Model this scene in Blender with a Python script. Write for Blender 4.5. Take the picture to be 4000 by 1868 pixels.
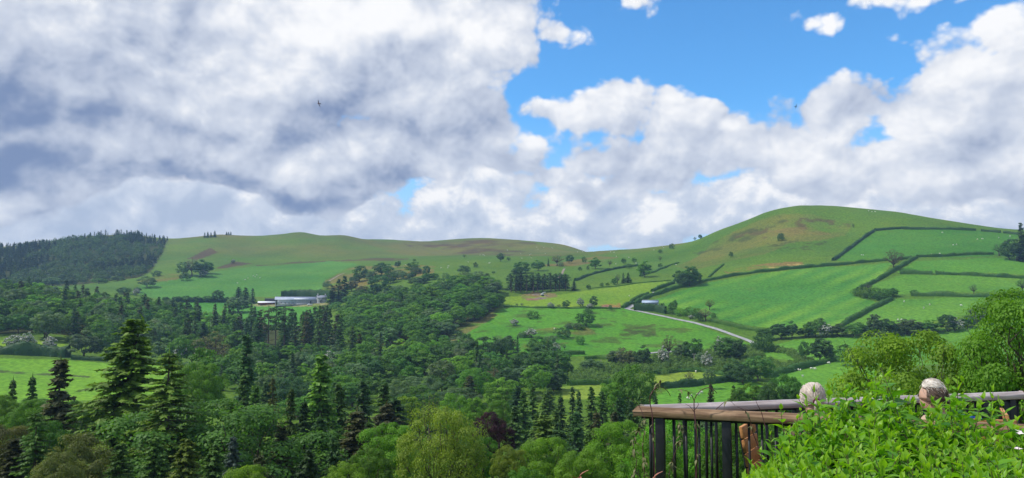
import bpy, bmesh, math, random
import numpy as np
from mathutils import Vector, Matrix

for _o in list(bpy.data.objects):
    bpy.data.objects.remove(_o)
SC = bpy.context.scene
COL = SC.collection
R = math.radians
rng = np.random.default_rng(7)
random.seed(7)

# ------------------------------------------------------------------ camera
# eye at the origin, looking along +Y, tilted up a little
F = 3000.0                     # focal length in photo pixels (photo is 4000 x 1868)
PITCH = math.atan2(1180 - 934, F)
cam_d = bpy.data.cameras.new('camera')
cam = bpy.data.objects.new('camera', cam_d)
COL.objects.link(cam)
cam_d.sensor_width = 36.0
cam_d.lens = F / 4000 * 36.0
cam_d.clip_start = 0.1
cam_d.clip_end = 30000
cam.rotation_euler = (math.pi / 2 + PITCH, 0, 0)
SC.camera = cam
cam['kind'] = 'helper'

# ------------------------------------------------------------------ light
SUN_AZ, SUN_EL = R(-94), R(52)          # azimuth from the view direction, elevation
sun_d = bpy.data.lights.new('sun', 'SUN')
sun_d.energy = 3.6
sun_d.angle = R(1.6)
sun_d.color = (1.0, 0.955, 0.88)
sun = bpy.data.objects.new('sun', sun_d)
COL.objects.link(sun)
S = Vector((math.sin(SUN_AZ) * math.cos(SUN_EL), math.cos(SUN_AZ) * math.cos(SUN_EL), math.sin(SUN_EL)))
sun.rotation_euler = S.to_track_quat('Z', 'Y').to_euler()
sun.location = (0, 0, 300)

vs = SC.view_settings
vs.view_transform = 'Standard'
vs.look = 'None'
vs.exposure = 0.15
vs.gamma = 1.0
vs.use_curve_mapping = False
SC.render.engine = 'CYCLES'
cy = SC.cycles
cy.max_bounces = 6
cy.diffuse_bounces = 4
cy.glossy_bounces = 2
cy.transmission_bounces = 3
cy.transparent_max_bounces = 6
cy.volume_bounces = 0
cy.caustics_reflective = False
cy.caustics_refractive = False
cy.sample_clamp_indirect = 4.0
cy.use_denoising = True
cy.denoiser = 'OPENIMAGEDENOISE'
cy.denoising_input_passes = 'RGB_ALBEDO_NORMAL'
cy.denoising_prefilter = 'ACCURATE'
cy.use_adaptive_sampling = True
cy.adaptive_threshold = 0.01
cy.adaptive_min_samples = 12


# ------------------------------------------------------------------ node helper
class Sock:
    """wraps a node socket so shader maths can be written as python maths"""
    def __init__(self, nt, s):
        self.nt, self.s = nt, s

    def _m(self, op, *a):
        n = self.nt.nodes.new('ShaderNodeMath')
        n.operation = op
        for i, v in enumerate((self,) + a):
            if isinstance(v, Sock):
                self.nt.links.new(v.s, n.inputs[i])
            else:
                n.inputs[i].default_value = v
        return Sock(self.nt, n.outputs[0])

    def __add__(self, o): return self._m('ADD', o)
    def __sub__(self, o): return self._m('SUBTRACT', o)
    def __mul__(self, o): return self._m('MULTIPLY', o)
    def __truediv__(self, o): return self._m('DIVIDE', o)
    def mad(self, a, b): return self._m('MULTIPLY_ADD', a, b)
    def max(self, o): return self._m('MAXIMUM', o)
    def min(self, o): return self._m('MINIMUM', o)
    def smax(self, o, k): return self._m('SMOOTH_MAX', o, k)
    def pow(self, o): return self._m('POWER', o)

    def clamp(self, lo=0.0, hi=1.0):
        return self.max(lo).min(hi)

    def sstep(self, a, b):
        n = self.nt.nodes.new('ShaderNodeMapRange')
        n.interpolation_type = 'SMOOTHSTEP'
        self.nt.links.new(self.s, n.inputs[0])
        n.inputs[1].default_value = a
        n.inputs[2].default_value = b
        return Sock(self.nt, n.outputs[0])


def vmath(nt, op, a, b=None, c=None, out=0):
    n = nt.nodes.new('ShaderNodeVectorMath')
    n.operation = op
    for i, v in enumerate((a, b, c)):
        if v is None:
            continue
        if isinstance(v, Sock):
            nt.links.new(v.s, n.inputs[i])
        else:
            n.inputs[i].default_value = v
    return Sock(nt, n.outputs[out])


def noise(nt, vec, scale, detail=4, rough=0.55, dist=0.0, lac=2.0, col=False, dim='3D'):
    n = nt.nodes.new('ShaderNodeTexNoise')
    n.noise_dimensions = dim
    if vec is not None:
        nt.links.new(vec.s, n.inputs['Vector'])
    n.inputs['Scale'].default_value = scale
    n.inputs['Detail'].default_value = detail
    n.inputs['Roughness'].default_value = rough
    n.inputs['Lacunarity'].default_value = lac
    n.inputs['Distortion'].default_value = dist
    return Sock(nt, n.outputs[1 if col else 0])


def mixc(nt, fac, a, b, mode='MIX'):
    n = nt.nodes.new('ShaderNodeMix')
    n.data_type = 'RGBA'
    n.blend_type = mode
    n.clamp_factor = True
    for i, v in ((0, fac), (6, a), (7, b)):
        if isinstance(v, Sock):
            nt.links.new(v.s, n.inputs[i])
        elif i == 0:
            n.inputs[0].default_value = v
        else:
            n.inputs[i].default_value = (*v, 1) if len(v) == 3 else v
    return Sock(nt, n.outputs[2])


def pix_dir(px, py):
    """world direction seen at a photo pixel"""
    a, b = (px - 2000) / F, (py - 934) / F
    c, s = math.cos(PITCH), math.sin(PITCH)
    return np.array((a, c + b * s, s - b * c))


def at(px, py, d):
    """world point seen at a photo pixel, d metres ahead"""
    v = pix_dir(px, py)
    return Vector(v * (d / v[1]))


# ------------------------------------------------------------------ sky
def azel(px, py):
    v = pix_dir(px, py)
    return math.atan2(v[0], v[1]), math.asin(v[2] / np.linalg.norm(v))


world = bpy.data.worlds.new('World')
SC.world = world
world.use_nodes = True
def build_sky():
    nt = world.node_tree
    nt.nodes.clear()
    tc = nt.nodes.new('ShaderNodeTexCoord')
    D = vmath(nt, 'NORMALIZE', Sock(nt, tc.outputs['Generated']))
    sp = nt.nodes.new('ShaderNodeSeparateXYZ')
    nt.links.new(D.s, sp.inputs[0])
    az = Sock(nt, sp.outputs[0])._m('ARCTAN2', Sock(nt, sp.outputs[1]))
    el = Sock(nt, sp.outputs[2])._m('ARCSINE')
    cb = nt.nodes.new('ShaderNodeCombineXYZ')
    nt.links.new(az.s, cb.inputs[0])
    nt.links.new(el.s, cb.inputs[1])
    P0 = Sock(nt, cb.outputs[0])

    sky = nt.nodes.new('ShaderNodeTexSky')
    sky.sky_type = 'NISHITA'
    sky.sun_disc = False
    sky.sun_elevation = SUN_EL
    sky.sun_rotation = SUN_AZ
    sky.altitude = 250
    sky.air_density = 1.0
    sky.dust_density = 0.3
    sky.ozone_density = 2.4
    blue = mixc(nt, 1.0, Sock(nt, sky.outputs[0]), (0.74, 1.44, 1.86), 'MULTIPLY')
    # thin white veil towards the horizon
    blue = mixc(nt, el.sstep(0.26, 0.02) * 0.85, blue, (5.0, 6.6, 8.6))

    def warp(p, s, amp, det, seed):
        q = vmath(nt, 'ADD', p, (seed, seed * 0.7, 0))
        n = noise(nt, q, s, det, 0.55, col=True, dim='2D')
        w = vmath(nt, 'SUBTRACT', n, (0.5, 0.5, 0.5))
        return vmath(nt, 'MULTIPLY_ADD', w, (amp, amp * 0.8, 0.0), p)

    PN = warp(P0, 9.0, 0.030, 2, 2.0)
    PW = warp(warp(P0, 5.5, 0.10, 2, 11.0), 21.0, 0.018, 2, 4.0)

    def ell(p, x, y, rx, ry):
        a, e = azel(x, y)
        a1, _ = azel(x + rx, y)
        _, e1 = azel(x, y - ry)
        ra, re = max(abs(a1 - a), 1e-3), max(abs(e1 - e), 1e-3)
        q = vmath(nt, 'MULTIPLY_ADD', p, (1 / ra, 1 / re, 0), (-a / ra, -e / re, 0))
        return vmath(nt, 'LENGTH', q, out=1), ra, re

    def blobs(p, lst):
        f = None
        for b in lst:
            ln, ra, re = ell(p, *b)
            w = (min(ra, re) * 0.7 + max(ra, re) * 0.3) * 10
            g = ln.mad(-w, w)
            f = g if f is None else f.smax(g, 0.12)
        return f

    # clouds go on outside the frame as they do inside it
    q = vmath(nt, 'MULTIPLY_ADD', P0, (1 / 0.80, 1 / 0.46, 0), (0, -0.12 / 0.46, 0))
    out = vmath(nt, 'LENGTH', q, out=1).sstep(0.75, 1.35)

    def off(p, d):
        return vmath(nt, 'ADD', p, (-0.5 * d, d, 0))

    def cloud(base, lst, nscale, namp, seed, gbias, ds, db, edge, lit, mid, dark, darks, brights, amb, kb, ks, mott):
        q = vmath(nt, 'MULTIPLY_ADD', P0, (1.0, 1.8, 0), (seed, seed, 0))
        gen = (noise(nt, q, 2.6, 3, 0.5, dim='2D') - gbias) * 7.0 * out - (out * -1.0 + 1.0) * 3.0
        b0 = blobs(PW, lst).smax(gen, 0.25)
        bb = blobs(off(PW, db), lst).smax(gen, 0.25)

        def vor(p, sc, det, off_):
            v = nt.nodes.new('ShaderNodeTexVoronoi')
            v.voronoi_dimensions = '2D'
            v.feature = 'SMOOTH_F1'
            q2 = vmath(nt, 'MULTIPLY_ADD', p, (1.0, 1.25, 0), (off_, seed, 0))
            nt.links.new(q2.s, v.inputs['Vector'])
            v.inputs['Scale'].default_value = sc
            v.inputs['Detail'].default_value = det
            v.inputs['Roughness'].default_value = 0.52
            v.inputs['Lacunarity'].default_value = 2.2
            v.inputs['Smoothness'].default_value = 0.15
            return Sock(nt, v.outputs['Distance'])

        def n(p, det):
            # rounded cauliflower lumps (cells) broken up by finer noise
            lump = vor(p, nscale, 4.0, seed * 2.1) * -0.95 + 0.95
            q2 = vmath(nt, 'MULTIPLY_ADD', p, (1.0, 1.25, 0), (seed * 2.1, seed, 0))
            return noise(nt, q2, nscale * 2.2, det, 0.56, dim='2D').mad(0.40, lump * 0.80 - 0.16)
        n0 = n(PN, 6)
        n1 = n(off(PN, ds), 4)
        a = ((n0 - 0.5).mad(namp, b0)).sstep(edge[0], edge[1])
        sh = (n0 - n1).mad(ks, (b0 - bb).mad(kb, amb))
        q3 = vmath(nt, 'MULTIPLY_ADD', PN, (1.0, 1.5, 0), (seed * 3.7, 2.0, 0))
        sh = (noise(nt, q3, nscale * 0.45, 3, 0.55, dim='2D') - 0.5).mad(mott, sh)
        for lst2, sg in ((darks, -1), (brights, 1)):
            for (x, y, rx, ry, am) in lst2:
                ln, _, _ = ell(PW, x, y, rx, ry)
                sh = sh + ln.sstep(1.0, 0.1) * (sg * am)
        c = mixc(nt, sh.sstep(-0.35, 0.60), dark, mid)
        c = mixc(nt, sh.sstep(0.38, 1.02), c, lit)
        return mixc(nt, a, base, c)

    # ---- distant bank of small cumulus low over the hills
    far = [(60, 860, 300, 85), (420, 870, 260, 95), (760, 860, 240, 80), (1080, 850, 260, 85), (1350, 870, 200, 70), (3300, 830, 800, 120), (700, 760, 420, 50),
           (1700, 790, 110, 55), (1940, 855, 95, 80), (1780, 890, 160, 60),
           (2230, 830, 120, 85), (2560, 850, 120, 75), (2500, 905, 420, 55),
           (3080, 800, 200, 85), (3380, 840, 300, 75), (3780, 790, 110, 100), (3950, 800, 130, 90),
           (320, 755, 135, 45), (580, 765, 125, 42), (40, 745, 130, 45)]
    c = cloud(blue, far, 11.0, 0.9, 3.0, 0.56, 0.016, 0.05, (-0.74, -0.50),
              (9.1, 9.1, 9.2), (6.0, 6.6, 7.7), (4.2, 5.0, 6.5), [(600, 830, 1300, 190, 0.42), (2350, 760, 260, 70, 0.2)],
              [(1700, 770, 130, 60, 0.35), (1950, 840, 130, 90, 0.38), (2220, 810, 150, 80, 0.35), (2570, 840, 150, 80, 0.35), (3780, 780, 150, 110, 0.3)],
              0.33, 0.34, 1.2, 0.30)

    # ---- the large near clouds
    main = [(100, -150, 1250, 780), (1050, 60, 800, 520), (1000, 450, 500, 200), (300, 690, 700, 80), (1700, 60, 420, 330), (1950, 130, 230, 170), (500, 560, 900, 165), (80, 700, 420, 75), (330, 715, 300, 60), (600, 715, 300, 62), (850, 715, 300, 60), (1100, 700, 300, 65), (2280, 640, 260, 75),
            (1250, 590, 600, 165), (1750, 480, 330, 190), (2180, 115, 150, 115), (2080, 215, 110, 100),
            (2200, 405, 330, 95), (2060, 590, 165, 95), (1900, 650, 300, 85), (2120, 690, 260, 70), (2500, 640, 200, 80),
            (2700, 600, 230, 105), (2480, 690, 330, 70), (3020, 610, 330, 130), (3300, 500, 240, 110), (3560, 470, 230, 100), (3860, 470, 260, 150),
            (3450, 640, 520, 120), (3880, 660, 330, 120),
            (3700, 250, 135, 150), (3850, 125, 190, 75), (3900, 340, 150, 140), (3760, 400, 150, 70),
            (3720, -5, 420, 34), (2855, 500, 52, 34), (2520, 15, 160, 55)]
    darks = [(0, 640, 460, 120, 0.75), (620, 540, 520, 130, 0.32), (1000, 730, 800, 60, 0.34), (740, 90, 130, 160, 0.22), (20, 380, 220, 280, 0.30),
             (1480, 660, 260, 100, 0.26), (1780, 430, 190, 130, 0.20), (1950, 620, 200, 90, 0.22), (2290, 760, 90, 45, 0.40), (3950, 720, 260, 80, 0.22)]
    brights = [(1330, 150, 330, 230, 0.26), (1560, 110, 170, 120, 0.24), (1000, 280, 300, 150, 0.30), (280, 120, 260, 130, 0.28), (1880, 100, 250, 160, 0.28),
               (2150, 350, 330, 80, 0.26), (2030, 560, 160, 90, 0.26), (1000, 590, 620, 90, 0.26), (2855, 495, 70, 50, 0.5), (3400, 500, 500, 80, 0.16), (3780, 250, 220, 200, 0.02)]
    c = cloud(c, main, 5.0, 1.15, 11.0, 0.52, 0.020, 0.10, (-0.58, -0.38),
              (9.0, 9.05, 9.2), (5.9, 6.4, 7.4), (1.9, 2.6, 4.3), darks, brights, 0.45, 0.26, 1.25, 0.38)

    bg = nt.nodes.new('ShaderNodeBackground')
    nt.links.new(c.s, bg.inputs[0])
    bg.inputs[1].default_value = 0.10
    o = nt.nodes.new('ShaderNodeOutputWorld')
    nt.links.new(bg.outputs[0], o.inputs[0])
    world.cycles.sampling_method = 'MANUAL'
    world.cycles.sample_map_resolution = 512


build_sky()
# ------------------------------------------------------------------ lie of the land
# control points: photo pixel and distance -> a point of the ground; the land is the smooth surface through them
CTRL = [
    # px, py, d
    # left: garden bank, meadow, wooded bank, far forest hill
    (-500, 2300, 60), (300, 2300, 60), (1000, 2400, 60), (1700, 2500, 55), (2400, 2600, 45), (3200, 2700, 35), (4300, 2700, 30),
    (0, 1980, 130), (700, 1960, 130), (1400, 1960, 130), (2100, 1960, 125), (2800, 1960, 115), (3600, 2000, 100), (4400, 2000, 90),
    (-300, 1540, 250), (0, 1540, 260), (400, 1525, 262), (900, 1510, 270),
    (-300, 1405, 330), (0, 1398, 335), (300, 1408, 335), (600, 1420, 335), (900, 1430, 335),
    (-300, 1350, 370), (0, 1335, 375), (200, 1345, 372), (500, 1390, 370), (900, 1420, 370),
    (-300, 1190, 470), (0, 1205, 470), (300, 1235, 470), (600, 1290, 470), (900, 1350, 450), (1100, 1370, 420), (1330, 1370, 400),
    (-300, 1150, 560), (0, 1160, 560), (300, 1185, 560), (600, 1230, 580), (900, 1265, 560), (1150, 1270, 560), (1300, 1265, 560),
    (-300, 1150, 760), (0, 1130, 760), (300, 1122, 760), (600, 1160, 720), (800, 1185, 670), (1000, 1195, 665), (1200, 1193, 660), (1300, 1195, 650),
    (0, 1075, 900), (300, 1112, 860), (500, 1083, 880), (700, 1060, 880), (900, 1090, 830), (1100, 1100, 820), (1280, 1100, 820),
    (-300, 1000, 1080), (0, 1000, 1080), (250, 985, 1080), (500, 985, 1080), (700, 1000, 1050), (950, 1010, 1050), (1200, 1010, 1050), (1450, 1010, 1000),
    (-300, 985, 1250), (0, 965, 1250), (150, 955, 1250), (300, 930, 1250), (450, 918, 1250), (540, 921, 1250), (660, 936, 1240),
    (850, 917, 1270), (1040, 920, 1300), (1120, 913, 1300), (1175, 905, 1300), (1250, 921, 1310), (1335, 917, 1310), (1420, 935, 1330),
    (1500, 935, 1380), (1600, 943, 1400), (1680, 944, 1400), (1770, 935, 1420), (1880, 933, 1420), (2000, 938, 1380), (2200, 955, 1250),
    (1000, 960, 1180), (1400, 965, 1200), (1700, 985, 1180), (2000, 975, 1150), (2250, 985, 1050),
    # wooded spur in the middle and the gully behind it
    (1430, 1362, 410), (1600, 1345, 420), (1750, 1330, 430), (1450, 1270, 480), (1650, 1240, 500), (1850, 1230, 510), (1960, 1195, 540),
    (1450, 1200, 560), (1650, 1165, 580), (1850, 1130, 590), (1950, 1125, 600),
    (1400, 1140, 690), (1550, 1120, 690), (1700, 1105, 680), (1850, 1095, 680), (1550, 1050, 820), (1750, 1040, 800), (1900, 1040, 780), (1650, 1010, 930), (1900, 1000, 930),
    # valley floor
    (1150, 1500, 290), (1500, 1500, 290), (1500, 1420, 350), (1800, 1425, 345), (1900, 1365, 400), (2000, 1520, 270), (2200, 1400, 370), (2000, 1400, 370),
    (2300, 1560, 250), (2600, 1530, 275), (2900, 1520, 280), (3200, 1520, 270), (3600, 1520, 250), (4100, 1500, 250),
    (2600, 1455, 325), (2600, 1405, 360), (2900, 1440, 335), (2900, 1390, 375), (3100, 1480, 300), (3200, 1420, 345), (3100, 1340, 410), (3500, 1330, 400), (3900, 1300, 400),
    # middle slope and the right hill
    (2100, 1330, 420), (2100, 1200, 525), (2100, 1145, 600), (2100, 1080, 680), (2100, 1030, 820),
    (2400, 1350, 415), (2400, 1200, 520), (2450, 1110, 620), (2400, 1055, 720), (2400, 1010, 850), (2420, 977, 1000),
    (2700, 1345, 415), (2700, 1238, 490), (2650, 1100, 610), (2700, 1040, 710), (2700, 985, 830), (2640, 955, 960), (2720, 944, 940),
    (2950, 1330, 425), (2900, 1262, 470), (3000, 1150, 540), (3000, 1060, 610), (3000, 980, 700), (2950, 910, 790), (2800, 903, 870), (2900, 872, 850), (3000, 832, 835),
    (3300, 1290, 430), (3300, 1160, 520), (3250, 1040, 610), (3250, 960, 690), (3250, 870, 770), (3080, 811, 835), (3150, 803, 835), (3300, 809, 825),
    (3600, 1260, 435), (3550, 1150, 510), (3550, 1040, 585), (3600, 960, 660), (3550, 890, 730), (3500, 831, 790), (3700, 861, 770),
    (3950, 1200, 450), (3950, 1120, 510), (3950, 1040, 570), (3950, 960, 640), (3900, 891, 730), (4050, 902, 720), (4400, 950, 700), (4400, 1100, 520), (4400, 1350, 380),
]
ctrl = []
for (x, y, d) in CTRL:
    p = at(x, y, d)
    ctrl.append((p.x, p.y, p.z))
# behind each skyline the land drops away
for (x, y, d) in [(-300, 985, 1250), (0, 965, 1250), (300, 930, 1250), (540, 921, 1250), (850, 917, 1270), (1175, 905, 1300), (1420, 935, 1330), (1680, 944, 1400), (1880, 933, 1420), (2200, 955, 1250),
                  (2420, 977, 1000), (2720, 944, 940), (2900, 872, 850), (3150, 803, 835), (3500, 831, 790), (3900, 891, 730), (4400, 950, 700)]:
    p = at(x, y, d)
    for k, dz in ((1.14, -0.10), (1.5, -0.45)):
        ctrl.append((p.x * k, p.y * k, p.z + dz * max(p.z, 50)))
# the terrace around the eye, ground beside and behind
for a in range(-180, 180, 30):
    for r_, z in ((3.0, -1.75), (9.0, -2.1 if abs(a) < 60 else -1.7)):
        if r_ == 9.0 and abs(a) < 40:
            z = -3.2
        ctrl.append((r_ * math.sin(R(a)), r_ * math.cos(R(a)), z))
for a in (-14, -8, 0, 8, 16, 24, 32):
    ctrl.append((18 * math.sin(R(a)), 18 * math.cos(R(a)), -8.5))
for a in list(range(50, 181, 20)) + list(range(-180, -49, 20)):
    for r_, z in ((25, -2.5), (90, -4 if abs(a) > 80 else -20), (300, 8 if abs(a) > 90 else -24), (900, 45), (2200, 60)):
        ctrl.append((r_ * math.sin(R(a)), r_ * math.cos(R(a)), z))
for a in range(-180, 180, 15):
    ctrl.append((3200 * math.sin(R(a)), 3200 * math.cos(R(a)), 12.0))
    ctrl.append((8000 * math.sin(R(a)), 8000 * math.cos(R(a)), -10.0))
ctrl = np.array(ctrl)


def warp_xy(X, Y):
    """position -> (direction, log distance): the space the surface is interpolated in"""
    r_ = np.hypot(X, Y)
    a = np.arctan2(X, Y)
    return np.stack([np.sin(a) * 1.6, np.cos(a) * 1.6, np.log(np.maximum(r_, 1.0))], -1)


CW = warp_xy(ctrl[:, 0], ctrl[:, 1])


def kern(r_):
    return np.where(r_ > 1e-9, r_ ** 2 * np.log(np.maximum(r_, 1e-9)), 0)


_d = np.linalg.norm(CW[:, None] - CW[None], axis=-1)
# interpolate z / sqrt(distance) so that near ripples do not swing the hills
_sc = np.sqrt(np.hypot(ctrl[:, 0], ctrl[:, 1]) + 10)
_A = kern(_d) + np.eye(len(ctrl)) * 2e-4
_P = np.c_[np.ones(len(ctrl)), CW]
_M = np.block([[_A, _P], [_P.T, np.zeros((4, 4))]])
_W = np.linalg.lstsq(_M, np.r_[ctrl[:, 2] / _sc, np.zeros(4)], rcond=None)[0]


def tps(X, Y):
    shp = X.shape
    q = warp_xy(X.ravel(), Y.ravel())
    out = np.empty(len(q))
    for i in range(0, len(q), 20000):
        b = q[i:i + 20000]
        dd = np.sqrt(((b[:, None] - CW[None]) ** 2).sum(-1))
        out[i:i + 20000] = kern(dd) @ _W[:len(ctrl)] + np.c_[np.ones(len(b)), b] @ _W[len(ctrl):]
    return (out * np.sqrt(np.hypot(X.ravel(), Y.ravel()) + 10)).reshape(shp)


def vnoise(x, y, seed=0):
    """smooth value noise in numpy"""
    xi, yi = np.floor(x).astype(np.int64), np.floor(y).astype(np.int64)
    xf, yf = x - xi, y - yi
    u, v = xf * xf * (3 - 2 * xf), yf * yf * (3 - 2 * yf)

    def h(a, b):
        n = (a * 374761393 + b * 668265263 + seed * 974634777) & 0xffffffff
        n = ((n ^ (n >> 13)) * 1274126177) & 0xffffffff
        return ((n ^ (n >> 16)) & 0xffff) / 65535.0
    return (h(xi, yi) * (1 - u) + h(xi + 1, yi) * u) * (1 - v) + (h(xi, yi + 1) * (1 - u) + h(xi + 1, yi + 1) * u) * v


def fbm(x, y, oct=4, seed=0):
    s, a, t = 0, 1.0, 0
    for i in range(oct):
        s = s + a * vnoise(x * 2 ** i + 17.3 * i, y * 2 ** i - 9.1 * i, seed + i)
        t += a
        a *= 0.5
    return s / t


AZ = np.r_[np.linspace(-180, -44, 40)[:-1], np.linspace(-44, 44, 760), np.linspace(44, 180, 40)[1:-1]]
RHO = np.r_[np.geomspace(1.2, 190, 130)[:-1], np.geomspace(190, 1500, 430)[:-1], np.geomspace(1500, 4200, 30)]
AZr = np.radians(AZ)
LR = np.log(RHO)
gx = RHO[:, None] * np.sin(AZr)[None]
gy = RHO[:, None] * np.cos(AZr)[None]
# interpolate on a thinned grid, then refine
ci = np.unique(np.r_[np.arange(0, len(RHO), 3), len(RHO) - 1])
cj = np.unique(np.r_[np.arange(0, len(AZ), 3), len(AZ) - 1])
zc = tps(gx[np.ix_(ci, cj)], gy[np.ix_(ci, cj)])
zr = np.stack([np.interp(LR, LR[ci], zc[:, j]) for j in range(len(cj))], 1)
gz = np.stack([np.interp(AZ, AZ[cj], zr[i]) for i in range(len(RHO))], 0)
amp = np.clip((gy ** 2 + gx ** 2) ** 0.5 / 300, 0, 1)
gz = gz + amp * ((fbm(gx / 45, gy / 45, 3, 5) - 0.5) * 2.0 + (fbm(gx / 14, gy / 14, 2, 9) - 0.5) * 0.5)


def ground(X, Y):
    """height of the land (bilinear in the mesh grid)"""
    X, Y = np.asarray(X, float), np.asarray(Y, float)
    a = np.degrees(np.arctan2(X, Y))
    l = np.log(np.clip(np.hypot(X, Y), RHO[0], RHO[-1] * 0.999))
    j = np.clip(np.searchsorted(AZ, a, 'right') - 1, 0, len(AZ) - 2)
    i = np.clip(np.searchsorted(LR, l, 'right') - 1, 0, len(LR) - 2)
    u = (a - AZ[j]) / (AZ[j + 1] - AZ[j])
    rr = np.exp(l)
    v = (rr - RHO[i]) / (RHO[i + 1] - RHO[i])
    return (gz[i, j] * (1 - u) + gz[i, j + 1] * u) * (1 - v) + (gz[i + 1, j] * (1 - u) + gz[i + 1, j + 1] * u) * v


_T = np.geomspace(90, 2600, 900)


def hit(px, py, d0=0):
    """point of the land seen at a photo pixel, at least d0 metres ahead"""
    for k in range(40):
        v = pix_dir(px, py + k * 2)
        t = _T[_T > d0] / v[1]
        z = t * v[2] - ground(t * v[0], t * v[1])
        n = np.nonzero(z < 0)[0]
        if len(n) and n[0] > 0:
            n = n[0]
            f = z[n - 1] / (z[n - 1] - z[n])
            tt = t[n - 1] + (t[n] - t[n - 1]) * f
            x, y = tt * v[0], tt * v[1]
            return Vector((x, y, float(ground(x, y))))
    return at(px, py, 1300)


def proj(p):
    """world point(s) -> photo pixel"""
    p = np.asarray(p, float)
    c, s = math.cos(PITCH), math.sin(PITCH)
    f = p[..., 1] * c + p[..., 2] * s
    u = -p[..., 1] * s + p[..., 2] * c
    return 2000 + F * p[..., 0] / f, 934 - F * u / f


def inpoly(X, Y, poly):
    poly = np.asarray(poly)
    ins = np.zeros(X.shape, bool)
    n = len(poly)
    for i in range(n):
        x1, y1 = poly[i]
        x2, y2 = poly[(i + 1) % n]
        c = ((y1 > Y) != (y2 > Y)) & (X < (x2 - x1) * (Y - y1) / (y2 - y1 + 1e-12) + x1)
        ins ^= c
    return ins


def link(o):
    COL.objects.link(o)
    return o


def mesh_np(name, verts, faces, mat=None, smooth=False, attr=None):
    """mesh from numpy arrays; faces is an (n, k) int array"""
    me = bpy.data.meshes.new(name)
    verts = np.asarray(verts, np.float32)
    faces = np.asarray(faces, np.int32)
    k = faces.shape[1]
    me.vertices.add(len(verts))
    me.vertices.foreach_set('co', verts.ravel())
    me.loops.add(faces.size)
    me.loops.foreach_set('vertex_index', faces.ravel())
    me.polygons.add(len(faces))
    me.polygons.foreach_set('loop_start', np.arange(0, faces.size, k, dtype=np.int32))
    if smooth:
        me.polygons.foreach_set('use_smooth', np.ones(len(faces), bool))
    me.update(calc_edges=True)
    if attr is not None:
        for an, arr in attr.items():
            if arr.ndim == 2:
                at_ = me.attributes.new(an, 'FLOAT_COLOR', 'POINT')
                at_.data.foreach_set('color', np.c_[arr, np.ones(len(arr))].astype(np.float32).ravel())
            else:
                at_ = me.attributes.new(an, 'FLOAT', 'POINT')
                at_.data.foreach_set('value', arr.astype(np.float32))
    if mat:
        me.materials.append(mat)
    return me


def tag(o, label=None, cat=None, group=None, kind=None):
    if label:
        o['label'] = label
    if cat:
        o['category'] = cat
    if group:
        o['group'] = group
    if kind:
        o['kind'] = kind
    return o


def empty(name, loc, rz=0.0):
    o = bpy.data.objects.new(name, None)
    o.empty_display_size = 0.5
    o.location = loc
    o.rotation_euler = (0, 0, rz)
    return link(o)


def child(name, me, parent):
    o = bpy.data.objects.new(name, me)
    link(o)
    if parent is not None:
        o.parent = parent
    return o


# ------------------------------------------------------------------ materials
def new_mat(name):
    m = bpy.data.materials.new(name)
    m.use_nodes = True
    nt = m.node_tree
    nt.nodes.clear()
    out = nt.nodes.new('ShaderNodeOutputMaterial')
    return m, nt, out


def attr_node(nt, name, kind='GEOMETRY', out='Color'):
    a = nt.nodes.new('ShaderNodeAttribute')
    a.attribute_name = name
    a.attribute_type = kind
    return Sock(nt, a.outputs[out])


def obj_coord(nt):
    t = nt.nodes.new('ShaderNodeTexCoord')
    return Sock(nt, t.outputs['Object'])


def geo_pos(nt):
    t = nt.nodes.new('ShaderNodeNewGeometry')
    return Sock(nt, t.outputs['Position'])


def plain(name, col, rough=0.7, var=0.25, scale=6.0, spec=0.3, bump=0.0, metal=0.0):
    """principled material whose colour drifts with object-space noise"""
    m, nt, out = new_mat(name)
    b = nt.nodes.new('ShaderNodeBsdfPrincipled')
    oc = obj_coord(nt)
    n = noise(nt, oc, scale, 5, 0.6)
    lo = tuple(c * (1 - var) for c in col)
    hi = tuple(min(c * (1 + var), 1) for c in col)
    c = mixc(nt, n.sstep(0.3, 0.7), lo, hi)
    nt.links.new(c.s, b.inputs['Base Color'])
    b.inputs['Roughness'].default_value = rough
    b.inputs['Specular IOR Level'].default_value = spec
    b.inputs['Metallic'].default_value = metal
    if bump:
        bp = nt.nodes.new('ShaderNodeBump')
        bp.inputs['Strength'].default_value = bump
        bp.inputs['Distance'].default_value = 0.02
        nt.links.new(noise(nt, oc, scale * 6, 4, 0.6).s, bp.inputs['Height'])
        nt.links.new(bp.outputs[0], b.inputs['Normal'])
    nt.links.new(b.outputs[0], out.inputs[0])
    return m


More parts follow.
